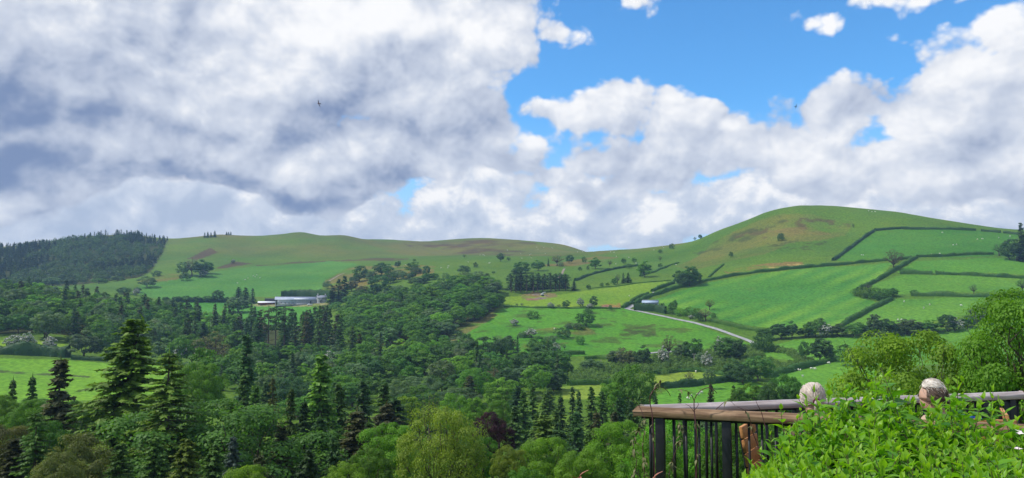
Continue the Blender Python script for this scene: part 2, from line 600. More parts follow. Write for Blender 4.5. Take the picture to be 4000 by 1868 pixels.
def grass_mat():
    m, nt, out = new_mat('grass')
    b = nt.nodes.new('ShaderNodeBsdfPrincipled')
    pos = geo_pos(nt)
    col = attr_node(nt, 'albedo')
    n1 = noise(nt, pos, 0.06, 4, 0.6)
    n2 = noise(nt, pos, 0.55, 5, 0.7)
    n3 = noise(nt, pos, 0.02, 3, 0.5)
    c = mixc(nt, n1.sstep(0.35, 0.7) * 0.35, col, mixc(nt, 1.0, col, (1.30, 1.05, 0.75), 'MULTIPLY'))
    c = mixc(nt, n3.sstep(0.4, 0.65) * 0.30, c, mixc(nt, 1.0, col, (0.72, 0.90, 1.0), 'MULTIPLY'))
    c = mixc(nt, 1.0, c, mixc(nt, n2.sstep(0.30, 0.70), (0.60, 0.64, 0.60), (1.34, 1.28, 1.22)), 'MULTIPLY')
    # scattered darker tussocks
    n4 = noise(nt, pos, 0.22, 3, 0.65)
    c = mixc(nt, n4.sstep(0.60, 0.72) * 0.55, c, mixc(nt, 1.0, c, (0.62, 0.66, 0.60), 'MULTIPLY'))
    nt.links.new(c.s, b.inputs['Base Color'])
    b.inputs['Roughness'].default_value = 0.9
    b.inputs['Specular IOR Level'].default_value = 0.1
    bp = nt.nodes.new('ShaderNodeBump')
    bp.inputs['Strength'].default_value = 0.45
    bp.inputs['Distance'].default_value = 0.30
    nt.links.new((n2 + n1 * 2.0).s, bp.inputs['Height'])
    nt.links.new(bp.outputs[0], b.inputs['Normal'])
    nt.links.new(b.outputs[0], out.inputs[0])
    return m


M_GRASS = grass_mat()

# ------------------------------------------------------------------ land cover
G_BASE = np.array((0.078, 0.142, 0.026))
X_, Y_ = gx, gy
alb = np.empty(gx.shape + (3,))
alb[:] = G_BASE
nb = fbm(gx / 60, gy / 60, 4, 21)
alb *= (0.86 + 0.28 * nb)[..., None]


def poly_px(pts, d0=0):
    return [tuple(hit(x, y, d0)[:2]) for x, y in pts]


def soft_patch(pts, col, amount=1.0, nscale=25.0, thr=0.5, soft=0.15, seed=3, d0=0):
    """stain of another ground cover inside an outline, broken up by noise"""
    m = inpoly(gx, gy, poly_px(pts, d0))
    n = fbm(gx / nscale, gy / nscale, 4, seed)
    w = np.clip((n - thr + soft) / (2 * soft), 0, 1) * m * amount
    alb[:] = alb * (1 - w[..., None]) + np.array(col) * w[..., None]


MOOR = (0.130, 0.122, 0.056)
HEATH = (0.085, 0.056, 0.052)
BRACKEN = (0.160, 0.115, 0.068)
RUSH = (0.055, 0.085, 0.028)
# moorland: yellower and browner with height
_pxg, _pyg = proj(np.stack([gx, gy, gz], -1))
hm = np.clip((gz - 40) / 50, 0, 1) * (gy > 900) * np.clip(fbm(gx / 80, gy / 80, 4, 31) * 1.9 - 0.28, 0, 1)
alb = alb * (1 - hm[..., None]) + np.array(MOOR) * hm[..., None]
soft_patch([(1380, 930), (2000, 930), (2420, 972), (2330, 1000), (2000, 1000), (1640, 1000), (1500, 975)], MOOR, 0.95, 40, 0.32, 0.2, 41)
soft_patch([(1560, 944), (1880, 938), (2100, 950), (1990, 1000), (1730, 985), (1600, 965)], HEATH, 0.95, 30, 0.50, 0.12, 42)
soft_patch([(730, 1012), (820, 968), (850, 985), (770, 1015)], HEATH, 1.0, 30, 0.25, 0.1, 43)
soft_patch([(840, 1050), (920, 1022), (990, 1030), (870, 1050)], HEATH, 1.0, 20, 0.30, 0.1, 44)
soft_patch([(1000, 1035), (1170, 1022), (1430, 1010), (1600, 1008), (1600, 1014), (1300, 1020), (1100, 1032), (1000, 1040)], HEATH, 0.9, 12, 0.35, 0.1, 45)
soft_patch([(1240, 1110), (1340, 1060), (1400, 1040), (1700, 1040), (1690, 1075), (1500, 1100), (1300, 1140)], BRACKEN, 0.8, 20, 0.42, 0.12, 46)
soft_patch([(540, 1100), (620, 1075), (730, 1070), (700, 1095), (560, 1105)], BRACKEN, 0.7, 20, 0.40, 0.15, 47)
soft_patch([(2080, 1040), (2330, 1000), (2420, 1005), (2240, 1040)], BRACKEN, 0.9, 22, 0.45, 0.1, 48)
# the round hill: bracken and gorse below the top
soft_patch([(2640, 1040), (2780, 950), (2900, 890), (3030, 840), (3250, 850), (3330, 880), (3300, 920), (3200, 940), (3080, 950), (3000, 990), (2850, 1020), (2700, 1060)], (0.145, 0.128, 0.055), 0.80, 45, 0.42, 0.2, 51)
soft_patch([(2860, 915), (3000, 880), (3300, 855), (3420, 880), (3290, 890), (3100, 905), (3000, 930), (2880, 950)], HEATH, 0.85, 10, 0.60, 0.06, 52)
soft_patch([(2700, 985), (2850, 920), (3000, 870), (3050, 840), (3120, 845), (3020, 890), (2900, 950), (2740, 1000)], (0.062, 0.070, 0.035), 0.9, 10, 0.57, 0.07, 53)
soft_patch([(3000, 905), (3170, 890), (3250, 915), (3100, 930), (3010, 925)], BRACKEN, 0.8, 25, 0.42, 0.15, 54)
soft_patch([(3000, 940), (3230, 925), (3260, 970), (3000, 990)], (0.055, 0.062, 0.032), 0.9, 7, 0.66, 0.05, 55)
soft_patch([(2830, 1060), (2950, 1035), (3140, 1022), (3130, 1038), (2950, 1052), (2840, 1070)], BRACKEN, 1.0, 9, 0.42, 0.1, 56)
soft_patch([(3000, 1043), (3140, 1028), (3140, 1040), (3000, 1055)], (0.34, 0.27, 0.21), 0.8, 6, 0.52, 0.1, 57)

# fields: name, outline, colour
FIELDS = [
    ('striped', [(2500, 1192), (2640, 1142), (2760, 1105), (3000, 1066), (3200, 1044), (3485, 1026), (3440, 1085), (3345, 1130), (3330, 1155), (3425, 1180), (3360, 1225), (3270, 1282), (3000, 1282), (2900, 1268), (2790, 1242), (2640, 1205)], (0.052, 0.150, 0.040), 'broad sown field with pale diagonal stripes below the round hill'),
    ('upper', [(3255, 1018), (3330, 960), (3420, 905), (3500, 895), (3800, 899), (3990, 918), (3880, 1002), (3600, 1004), (3480, 1018)], (0.050, 0.135, 0.028), 'deep green pasture high under the hilltop hedge'),
    ('third', [(3500, 1068), (3570, 1022), (3880, 1007), (4060, 1020), (4060, 1075)], (0.066, 0.165, 0.030), 'narrow wedge of pasture between two hedges beside the dark conifer'),
    ('fourth', [(3400, 1115), (3515, 1076), (4060, 1090), (4060, 1150), (3560, 1148), (3430, 1150)], (0.078, 0.170, 0.034), 'pale pasture strip with a lone grey tree in its lower hedge'),
    ('fifth', [(3290, 1275), (3480, 1170), (4060, 1168), (4060, 1200), (3800, 1225), (3600, 1265)], (0.078, 0.172, 0.036), 'pasture with scattered white sheep above the tree row'),
    ('sixth', [(2900, 1372), (3100, 1328), (3500, 1314), (3790, 1280), (3960, 1240), (4060, 1250), (4060, 1420), (3500, 1430), (3000, 1400)], (0.072, 0.175, 0.036), 'pasture below the hedgerow trees, behind the yellow willow'),
    ('slope', [(1770, 1335), (1960, 1205), (2130, 1200), (2440, 1202), (2480, 1214), (2700, 1252), (2940, 1345), (2600, 1375), (2200, 1395), (1900, 1365)], (0.062, 0.170, 0.026), 'rough hillside pasture dotted with bushes below the lane'),
    ('digger', [(1970, 1160), (2250, 1142), (2500, 1108), (2600, 1100), (2610, 1112), (2450, 1192), (2200, 1198), (1970, 1198)], (0.115, 0.185, 0.026), 'yellowish buttercup meadow with the digger and earth heap'),
    ('meadow', [(-400, 1560), (-400, 1408), (0, 1400), (300, 1410), (600, 1422), (760, 1430), (800, 1470), (740, 1530), (400, 1560)], (0.110, 0.215, 0.028), 'bright meadow behind the tall foreground fir'),
    ('strip', [(-200, 1330), (120, 1330), (280, 1350), (270, 1385), (0, 1375), (-200, 1375)], (0.120, 0.200, 0.030), 'thin bright strip of grass above the left hedge'),
    ('farm', [(660, 1180), (900, 1182), (1230, 1200), (1270, 1210), (1250, 1270), (1000, 1270), (700, 1230)], (0.055, 0.170, 0.040), 'green paddock in front of the farm buildings'),
    ('farm_back', [(560, 1112), (700, 1090), (1000, 1040), (1290, 1020), (1400, 1030), (1270, 1090), (1250, 1150), (1000, 1160), (660, 1175), (520, 1140)], (0.060, 0.150, 0.040), 'wide pasture rising behind the farm'),
    ('hummock', [(2550, 1505), (2560, 1470), (2660, 1450), (2760, 1450), (2850, 1475), (2830, 1485), (2650, 1510)], (0.150, 0.205, 0.050), 'pale dry knoll above the dark valley hedge'),
    ('lower', [(2540, 1560), (2620, 1515), (2850, 1492), (2920, 1480), (3000, 1520), (3000, 1600), (2540, 1600)], (0.080, 0.195, 0.034), 'bright valley pasture with sheep just over the railing'),
    ('riverside', [(3020, 1470), (3120, 1440), (3260, 1410), (3420, 1405), (3420, 1520), (3050, 1520)], (0.078, 0.190, 0.036), 'sheep pasture behind the seated woman'),
    ('pale', [(2190, 1510), (2300, 1500), (2360, 1500), (2330, 1560), (2200, 1560)], (0.160, 0.215, 0.060), 'small pale clearing between the valley conifers'),
]
fid = np.full(gx.shape, -1)
for k, (nm, pts, colr, lab) in enumerate(FIELDS):
    m = inpoly(gx, gy, poly_px(pts, 150))
    fid[m] = k
    n = fbm(gx / 35, gy / 35, 4, 60 + k)
    cc = np.array(colr) * (1.08 + 0.22 * n)[..., None]
    alb[m] = cc[m]

# drilling stripes of the sown field run down the slope
m = fid == 0
pa, pb = hit(2760, 1250), hit(3250, 1060)
dv = np.array((pb.x - pa.x, pb.y - pa.y))
dv /= np.linalg.norm(dv)
sv = gx * -dv[1] + gy * dv[0] + 5.0 * fbm(gx / 60, gy / 60, 2, 77)
st = np.clip(0.5 + 0.9 * np.sin(sv / 17.0 * 2 * math.pi) * fbm(gx / 30, gy / 30, 3, 78), 0, 1) * np.clip(fbm(gx / 90, gy / 90, 2, 79) * 2.4 - 0.5, 0.1, 1)
cs = np.array((0.135, 0.260, 0.050))
alb[m] = (alb * (1 - 0.85 * st[..., None]) + cs * 0.85 * st[..., None])[m]
# rushes and earth scars on the rough pasture
soft_patch([(1780, 1330), (2060, 1200), (2480, 1215), (2940, 1345), (2600, 1375), (2000, 1380)], RUSH, 0.75, 9, 0.63, 0.05, 81)
soft_patch([(2440, 1285), (2560, 1265), (2560, 1310), (2470, 1330), (2400, 1320)], (0.045, 0.055, 0.025), 0.85, 8, 0.52, 0.08, 82)
soft_patch([(1980, 1330), (2100, 1285), (2280, 1270), (2330, 1300), (2150, 1360), (1990, 1370)], (0.125, 0.115, 0.055), 0.7, 10, 0.55, 0.08, 83)
soft_patch([(1710, 1345), (1800, 1290), (1960, 1195), (1985, 1200), (1830, 1300), (1760, 1345)], (0.16, 0.125, 0.085), 0.8, 9, 0.42, 0.12, 84)
soft_patch([(2030, 1155), (2085, 1140), (2170, 1146), (2180, 1158), (2120, 1172), (2060, 1175)], (0.17, 0.135, 0.11), 1.0, 6, 0.34, 0.1, 85)
soft_patch([(2340, 1190), (2420, 1185), (2425, 1203), (2350, 1203)], (0.24, 0.145, 0.095), 1.0, 6, 0.36, 0.1, 86)
soft_patch([(980, 1186), (1240, 1182), (1300, 1186), (1290, 1196), (980, 1196)], (0.22, 0.21, 0.19), 1.0, 6, 0.36, 0.1, 87)
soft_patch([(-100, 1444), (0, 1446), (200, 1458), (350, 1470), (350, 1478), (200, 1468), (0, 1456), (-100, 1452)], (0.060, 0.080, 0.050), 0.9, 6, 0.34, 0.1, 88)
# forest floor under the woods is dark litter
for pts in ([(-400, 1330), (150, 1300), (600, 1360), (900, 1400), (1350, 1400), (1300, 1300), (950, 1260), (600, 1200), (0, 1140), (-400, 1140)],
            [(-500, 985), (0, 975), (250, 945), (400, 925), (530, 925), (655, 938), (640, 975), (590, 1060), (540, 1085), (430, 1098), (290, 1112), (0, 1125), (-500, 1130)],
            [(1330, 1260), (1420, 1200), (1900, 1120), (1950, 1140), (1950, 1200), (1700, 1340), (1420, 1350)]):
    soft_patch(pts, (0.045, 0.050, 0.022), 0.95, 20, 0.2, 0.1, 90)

# broad drifts of drier, yellower and of lusher sward
dry = np.clip(fbm(gx / 130, gy / 130, 4, 301) * 2.2 - 0.75, 0, 1)[..., None]
alb = alb * (1 - 0.30 * dry) + alb * np.array((1.55, 1.18, 0.85)) * 0.30 * dry
lush = np.clip(fbm(gx / 70, gy / 70, 4, 302) * 2.2 - 0.85, 0, 1)[..., None]
alb = alb * (1 - 0.35 * lush * np.array((1.0, 0.55, 0.8)))
trk = np.clip(1 - np.abs(fbm(gx / 38, gy / 16, 3, 303) - 0.5) / 0.012, 0, 1)[..., None] * (gy > 380)[..., None]
alb = alb * (1 - 0.22 * trk) + np.array((0.16, 0.15, 0.06)) * 0.22 * trk
alb = alb * np.array((1.06, 1.15, 0.58))
NR, NA = gx.shape
vid = np.arange(NR * NA).reshape(NR, NA)
ff = np.stack([vid[:-1, :-1], vid[:-1, 1:], vid[1:, 1:], vid[1:, :-1]], -1).reshape(-1, 4)[:, ::-1]
# close the seam behind the camera
seam = np.stack([vid[:-1, -1], vid[:-1, 0], vid[1:, 0], vid[1:, -1]], -1)[:, ::-1]
centre = vid[0][::-1]
V = np.stack([gx, gy, gz], -1).reshape(-1, 3)
A = alb.reshape(-1, 3)
fidf = np.stack([fid[:-1, :-1], fid[1:, 1:]], -1).max(-1).reshape(-1)


def ground_obj(name, faces, kind='structure', label=None):
    u, inv = np.unique(faces, return_inverse=True)
    me = mesh_np(name, V[u], inv.reshape(faces.shape), M_GRASS, True, {'albedo': A[u]})
    o = child(name, me, None)
    tag(o, label, None, None, kind)
    return o


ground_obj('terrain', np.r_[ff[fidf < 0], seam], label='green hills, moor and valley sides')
for k, (nm, pts, colr, lab) in enumerate(FIELDS):
    f_ = ff[fidf == k]
    if len(f_):
        ground_obj('field', f_, label=lab)
# ------------------------------------------------------------------ foliage
def leaf_mat(name, trans=0.35, tint=None, vary=0.30, rough=0.55, spec=0.25):
    """leaf colour comes from each tree's own object colour, drifting from spray to spray"""
    m, nt, out = new_mat(name)
    oi = nt.nodes.new('ShaderNodeObjectInfo')
    col = Sock(nt, oi.outputs['Color'])
    if tint:
        col = mixc(nt, 1.0, col, tint, 'MULTIPLY')
    v = attr_node(nt, 'var', out='Fac')
    c = mixc(nt, v, mixc(nt, 1.0, col, (1 - vary, 1 - vary * 0.8, 1 - vary * 0.3), 'MULTIPLY'),
             mixc(nt, 1.0, col, (1 + vary * 1.2, 1 + vary, 1 - vary * 0.2), 'MULTIPLY'))
    b = nt.nodes.new('ShaderNodeBsdfPrincipled')
    nt.links.new(c.s, b.inputs['Base Color'])
    b.inputs['Roughness'].default_value = rough
    b.inputs['Specular IOR Level'].default_value = spec
    t = nt.nodes.new('ShaderNodeBsdfTranslucent')
    c2 = mixc(nt, 1.0, c, (1.15, 1.25, 0.55), 'MULTIPLY')
    nt.links.new(c2.s, t.inputs[0])
    mx = nt.nodes.new('ShaderNodeMixShader')
    mx.inputs[0].default_value = trans
    nt.links.new(b.outputs[0], mx.inputs[1])
    nt.links.new(t.outputs[0], mx.inputs[2])
    nt.links.new(mx.outputs[0], out.inputs[0])
    return m


M_LEAF = leaf_mat('leaf', 0.45)
M_NEEDLE = leaf_mat('needle', 0.34, vary=0.35, rough=0.6)
M_BARK = plain('bark', (0.105, 0.085, 0.062), 0.9, 0.35, 3.0, 0.1, 0.4)
M_BARKG = plain('pale_bark', (0.30, 0.27, 0.23), 0.9, 0.3, 2.0, 0.1, 0.3)
M_BLOSSOM = plain('blossom', (0.50, 0.50, 0.43), 0.8, 0.2, 3.0, 0.1)


def nrm(v):
    return v / np.maximum(np.linalg.norm(v, axis=-1, keepdims=True), 1e-9)


def quads(P, N, T, lx, ly):
    """diamond leaf faces: centre, normal, long axis, half sizes"""
    T = nrm(T - N * (T * N).sum(-1, keepdims=True))
    B = np.cross(N, T)
    lx, ly = np.asarray(lx).reshape(-1, 1), np.asarray(ly).reshape(-1, 1)
    v = np.stack([P - T * lx, P + B * ly - T * lx * 0.1, P + T * lx, P - B * ly - T * lx * 0.1], 1)
    f = np.arange(len(P) * 4).reshape(-1, 4)
    return v.reshape(-1, 3), f


def tube_np(pts, rad, sides=6):
    pts = np.asarray(pts, float)
    n = len(pts)
    tan = np.gradient(pts, axis=0)
    tan = nrm(tan)
    ref = np.where(np.abs(tan[:, 2:3]) > 0.9, np.array([[1.0, 0, 0]]), np.array([[0, 0, 1.0]]))
    a = nrm(np.cross(tan, ref))
    b = np.cross(tan, a)
    th = np.linspace(0, 2 * math.pi, sides, endpoint=False)
    rad = np.broadcast_to(np.asarray(rad, float), (n,))
    v = pts[:, None] + (a[:, None] * np.cos(th)[None, :, None] + b[:, None] * np.sin(th)[None, :, None]) * rad[:, None, None]
    idx = np.arange(n * sides).reshape(n, sides)
    f = np.stack([idx[:-1], np.roll(idx[:-1], -1, 1), np.roll(idx[1:], -1, 1), idx[1:]], -1).reshape(-1, 4)
    cap = idx[-1]
    fc = [[cap[0], cap[i], cap[i + 1], cap[i + 1]] for i in range(1, sides - 1)] if False else []
    return v.reshape(-1, 3), f


class Geo:
    def __init__(self):
        self.v, self.f, self.var, self.m, self.n = [], [], [], [], 0

    def add(self, v, f, var=0.5, mi=0):
        self.v.append(v)
        self.f.append(np.asarray(f) + self.n)
        self.n += len(v)
        self.var.append(np.broadcast_to(np.asarray(var, float), (len(v),)).copy())
        self.m.append(np.full(len(f), mi, np.int32))
        return self

    def mesh(self, name, mats, smooth=False):
        me = mesh_np(name, np.concatenate(self.v), np.concatenate(self.f), None, smooth, {'var': np.concatenate(self.var)})
        for m in mats:
            me.materials.append(m)
        if len(mats) > 1:
            me.polygons.foreach_set('material_index', np.concatenate(self.m))
        return me


def bend(a, b, sag, k=5, rg=None):
    """curved limb from a to b"""
    t = np.linspace(0, 1, k)[:, None]
    p = a + (b - a) * t
    p[:, 2] += sag * np.sin(t[:, 0] * math.pi)
    if rg is not None:
        p[1:-1] += rg.normal(0, 0.03 * np.linalg.norm(b - a), (k - 2, 3))
    return p


def broadleaf(seed, H=12.0, W=11.0, base=0.16, ncl=60, nleaf=110, ls=0.34, rcl=(0.20, 0.32), flat=0.75, limbs=14, bush=False, twigs=0, blossom=0.0, top_heavy=0.0, lobes=6):
    rg = np.random.default_rng(seed)
    rx, rz = W / 2, H * (1 - base) / 2
    c = np.array((0, 0, H * (1 + base) / 2))
    i = np.arange(ncl)
    ph = i * 2.399963
    zz = 1 - 1.75 * (i + 0.5) / ncl
    u = np.stack([np.sqrt(1 - zz ** 2) * np.cos(ph), np.sqrt(1 - zz ** 2) * np.sin(ph), zz], -1)
    u = nrm(u + rg.normal(0, 0.16, u.shape))
    # a few big lobes make the outline uneven
    lob = nrm(rg.normal(0, 1, (lobes, 3)) + (0, 0, 0.4))
    lump = (np.clip((u @ lob.T), 0, 1) ** 4).max(1)
    rad = 0.60 + 0.26 * lump + rg.uniform(-0.10, 0.06, ncl)
    inner = rg.random(ncl) < 0.2
    rad[inner] *= rg.uniform(0.35, 0.75, inner.sum())
    cc = c + u * rad[:, None] * np.array((rx, rx, rz))
    cc[:, :2] *= (1 + top_heavy * (cc[:, 2:3] - c[2]) / rz)
    rc = rg.uniform(*rcl, ncl) * rx
    g = Geo()
    for k in range(ncl):
        n = int(nleaf * rg.uniform(0.7, 1.2))
        d = nrm(rg.normal(0, 1, (n, 3)) + np.array((0, 0, 0.75)) + u[k] * 0.45)
        r_ = rc[k] * (0.35 + 0.65 * np.sqrt(rg.random(n)))
        # clump itself is knobbly
        kn = nrm(rg.normal(0, 1, (5, 3)))
        r_ *= 0.75 + 0.4 * (np.clip(d @ kn.T, 0, 1) ** 3).max(1)
        p = cc[k] + d * r_[:, None] * np.array((1, 1, flat))
        N = nrm(d * 0.9 + rg.normal(0, 0.30, (n, 3)) + np.array((0, 0, 0.25)))
        s = ls * rg.uniform(0.6, 1.25, n)
        v, f = quads(p, N, rg.normal(0, 1, (n, 3)), s * 0.5, s * 0.33)
        vc = np.clip(rg.normal(0.5, 0.18) + rg.normal(0, 0.10, n), 0, 1)
        if blossom > 0:
            mb = rg.random(n) < blossom * (0.6 + 0.8 * (d[:, 2] > 0))
            for msk, mi in ((mb, 1), (~mb, 0)):
                if msk.any():
                    vv, f2 = quads(p[msk], N[msk], rg.normal(0, 1, (msk.sum(), 3)), s[msk] * 0.5, s[msk] * 0.4)
                    g.add(vv, f2, np.repeat(vc[msk], 4), mi)
        else:
            g.add(v, f, np.repeat(vc, 4))
    crown = g.mesh('crown', [M_LEAF, M_BLOSSOM] if blossom else [M_LEAF])
    t = Geo()
    if not bush:
        r0 = 0.022 * H + 0.05
        fork = np.array((rg.normal(0, 0.03 * W), rg.normal(0, 0.03 * W), H * (base * 0.8 + 0.12)))
        t.add(*tube_np(bend(np.array((0, 0, -1.0)), fork, 0, 6, rg), np.linspace(r0 * 1.3, r0 * 0.8, 6), 8))
        sel = rg.permutation(np.nonzero(~inner)[0])[:limbs]
        for k in sel:
            e = cc[k]
            a = fork + np.array((0, 0, rg.uniform(-0.06, 0.2) * H * 0.5)) * (0.2 if e[2] < c[2] else 1.0)
            a[2] = min(a[2], e[2] + 0.1 * H)
            pts = bend(a, e, -0.04 * H if e[2] > c[2] else 0.03 * H, 7, rg)
            t.add(*tube_np(pts, np.linspace(r0 * 0.5, r0 * 0.08, 7), 5))
            for q in range(twigs):
                e2 = e + nrm(rg.normal(0, 1, 3) + u[k] + (0, 0, 0.4)) * rc[k] * rg.uniform(0.7, 1.25)
                t.add(*tube_np(bend(pts[rg.integers(3, 6)], e2, 0.0, 5, rg), np.linspace(r0 * 0.13, r0 * 0.035, 5), 4))
    trunk = t.mesh('trunk', [M_BARK], True) if t.v else None
    v = np.concatenate(g.v)
    return dict(crown=crown, trunk=trunk, H=float(np.percentile(v[:, 2], 99.7)), W=float(np.percentile(np.hypot(v[:, 0], v[:, 1]), 97) * 2))


def conifer(seed, H=20.0, W=7.0, bare=0.06, step=0.42, nb=6, ns=7, sl=0.55, sw=0.16, droop=0.25, up=0.0, power=0.85, bark=None, gappy=0.0, lean_top=0.0, fans=2):
    rg = np.random.default_rng(seed)
    g, t = Geo(), Geo()
    Rm = W / 2
    z = H * bare + 0.3
    tr = 0.016 * H + 0.06
    top = np.array((lean_top, 0, H))
    t.add(*tube_np(np.array([(0, 0, -1.0), (0, 0, H * 0.3), (lean_top * 0.2, 0, H * 0.7), (lean_top * 0.9, 0, H * 0.985)]), [tr * 1.25, tr * 0.95, tr * 0.45, 0.02], 7))
    side_gap = rg.random((8, 12))
    while z < H - 0.15:
        f = z / H
        fr = (f - bare) / (1 - bare)
        Lm = Rm * (1 - fr) ** power * (0.45 + 0.55 * min(1, (fr + 0.12) / 0.25)) + 0.12
        k = max(3, int(nb * (0.55 + 0.45 * (1 - f))))
        a0 = rg.random() * 6.28
        cx = lean_top * max(0, (f - 0.3)) ** 1.5
        for j in range(k):
            a = a0 + j * 6.283 / k + rg.normal(0, 0.2)
            if gappy and side_gap[int(fr * 7.99), int((a % 6.283) / 6.284 * 12)] < gappy:
                continue
            L = Lm * rg.uniform(0.5, 1.22)
            z_keep = z
            z = min(z + rg.normal(0, 0.65) * step, H - 0.2)
            dr = np.array((math.cos(a), math.sin(a), 0))
            m = max(2, int(ns * (0.35 + 0.65 * L / Rm)))
            s = (np.arange(m) + rg.uniform(0.2, 0.8, m)) / m
            s = 0.12 + 0.88 * s
            drp = droop * (1 - 0.6 * f)
            zz = z + L * (up * s - drp * s ** 1.6) + 0.10 * L * np.maximum(0, s - 0.75)
            p = dr[None] * (L * s)[:, None] + np.stack([np.full(m, cx), np.zeros(m), zz], -1)
            side = np.array((-dr[1], dr[0], 0))
            vb = np.clip(rg.normal(0.45, 0.2), 0, 1)
            for sg in ([-1, 1] if fans == 2 else [-1, 0, 1]):
                ax = nrm(dr[None] * rg.uniform(0.5, 1.0, (m, 1)) + side[None] * sg * rg.uniform(0.5, 1.1, (m, 1)) + np.array((0, 0, -0.25 - droop * 0.6)) * rg.uniform(0.2, 1.2, (m, 1)))
                ll = sl * rg.uniform(0.6, 1.25, m) * (0.55 + 0.45 * (L / Rm)) * (1.15 - 0.4 * s)
                N = nrm(np.array((0, 0, 1.0))[None] + rg.normal(0, 0.42, (m, 3)) + dr[None] * 0.25)
                v, fc = quads(p + ax * ll[:, None] * 0.55, N, ax, ll * 0.75, np.full(m, sw) * rg.uniform(0.8, 1.5, m))
                g.add(v, fc, np.repeat(np.clip(vb + 0.35 * (s - 0.5) + rg.normal(0, 0.12, m), 0, 1), 4))
            if L > 0.3 * Rm:
                t.add(*tube_np(np.stack([np.array((cx, 0, z)), np.array((cx, 0, z)) + dr * L * 0.5 + (0, 0, L * (up * .5 - drp * .33)), p[-1]]), [tr * 0.20, tr * 0.13, 0.01], 3))
            z = z_keep
        z += step * rg.uniform(0.7, 1.3) * (0.6 + 0.4 * (1 - f))
    # leader
    v, fc = quads(np.array([top, top - (0, 0, 0.4)]), nrm(rg.normal(0, 1, (2, 3)) * (1, 1, 0.1)), np.array([[0, 0, 1.0]] * 2), np.array((0.6, 0.6)), np.array((0.12, 0.16)))
    g.add(v, fc, 0.5)
    crown = g.mesh('crown', [M_NEEDLE])
    trunk = t.mesh('trunk', [bark or M_BARK], True)
    return dict(crown=crown, trunk=trunk, H=H, W=W)


def pine(seed, H=18.0, W=6.0, bare=0.22, ncl=26, nleaf=90):
    """tall bare stem with a tufted head"""
    p = broadleaf(seed, H, W, bare, ncl, nleaf, 0.42, (0.24, 0.4), 0.6, 10)
    p['crown'].materials.clear()
    p['crown'].materials.append(M_NEEDLE)
    rg = np.random.default_rng(seed + 1)
    t = Geo()
    t.add(*tube_np([(0, 0, -1), (0.1, 0, H * 0.5), (0, 0, H * 0.93)], [0.26, 0.19, 0.05], 6))
    for k in range(14):
        z = H * rg.uniform(0.25, 0.9)
        a = rg.random() * 6.28
        L = rg.uniform(0.8, 2.2)
        t.add(*tube_np([(0, 0, z), (math.cos(a) * L, math.sin(a) * L, z + rg.uniform(-0.4, 0.5))], [0.05, 0.015], 3))
    p['trunk'] = t.mesh('trunk', [M_BARK], True)
    return p


# prototypes: near / middle / far copies of each kind
PROTO = {
    'oak0': [broadleaf(s, 12, 12, 0.14, 95, 400, 0.20, (0.16, 0.26), flat=0.62, limbs=22, twigs=2) for s in (1, 2)],
    'oak1': [broadleaf(s, 12, w, 0.06, 70, 170, 0.38, (0.18, 0.31), flat=0.62, limbs=12) for s, w in ((11, 12), (12, 10), (13, 13), (14, 9.5))],
    'oak2': [broadleaf(s, 10, w, 0.0, 40, 80, 0.66, (0.22, 0.36), flat=0.65, limbs=5) for s, w in ((21, 11), (22, 9), (23, 12), (24, 8), (25, 10))],
    'open0': [broadleaf(s, 12, 14, 0.08, 150, 170, 0.23, (0.15, 0.25), limbs=40, twigs=2) for s in (31,)],
    'open2': [broadleaf(s, 11, 8, 0.2, 34, 34, 0.36, (0.20, 0.32), limbs=26, twigs=3) for s in (35, 36)],
    'bush': [broadleaf(s, 4.0, 6.0, -0.15, 30, 60, 0.36, (0.24, 0.4), bush=True) for s in (41, 42, 43, 44)],
    'haw': [broadleaf(s, 5, 5.5, 0.05, 36, 70, 0.34, (0.22, 0.36), limbs=6, blossom=0.42) for s in (51, 52)],
    'haw1': [broadleaf(s, 7, 7, 0.1, 60, 130, 0.26, (0.2, 0.3), limbs=8, blossom=0.30) for s in (55,)],
    'fir0': [conifer(61, 25, 11, 0.03, 0.36, 9, 24, 0.66, 0.13, 0.46, 0.12, 0.62, gappy=0.14, lean_top=1.2, fans=3),
             conifer(62, 24, 10, 0.03, 0.36, 9, 23, 0.62, 0.125, 0.40, 0.05, 0.70, gappy=0.08, fans=3)],
    'larch0': [conifer(64, 22, 10.5, 0.03, 0.42, 8, 25, 0.54, 0.10, 0.20, 0.0, 0.68, gappy=0.20, fans=3)],
    'fir1': [conifer(s, 20, w, 0.03, 0.40, 8, 12, 0.80, 0.18, dr, 0.05, pw, gappy=gp) for s, w, dr, pw, gp in ((71, 7.5, 0.3, 0.68, 0.06), (72, 6.5, 0.2, 0.75, 0.04), (73, 8.5, 0.35, 0.62, 0.12))],
    'slim1': [conifer(75, 20, 5.0, 0.03, 0.36, 8, 10, 0.7, 0.19, 0.35, 0.1, 0.5, gappy=0.05)],
    'fir2': [conifer(s, 18, w, 0.03, 0.65, 6, 5, 1.1, 0.36, 0.3, 0.05, 0.72) for s, w in ((81, 7.0), (82, 5.8), (83, 8.0))],
    'pine2': [pine(s, 18, 5.5) for s in (91, 92)],
}
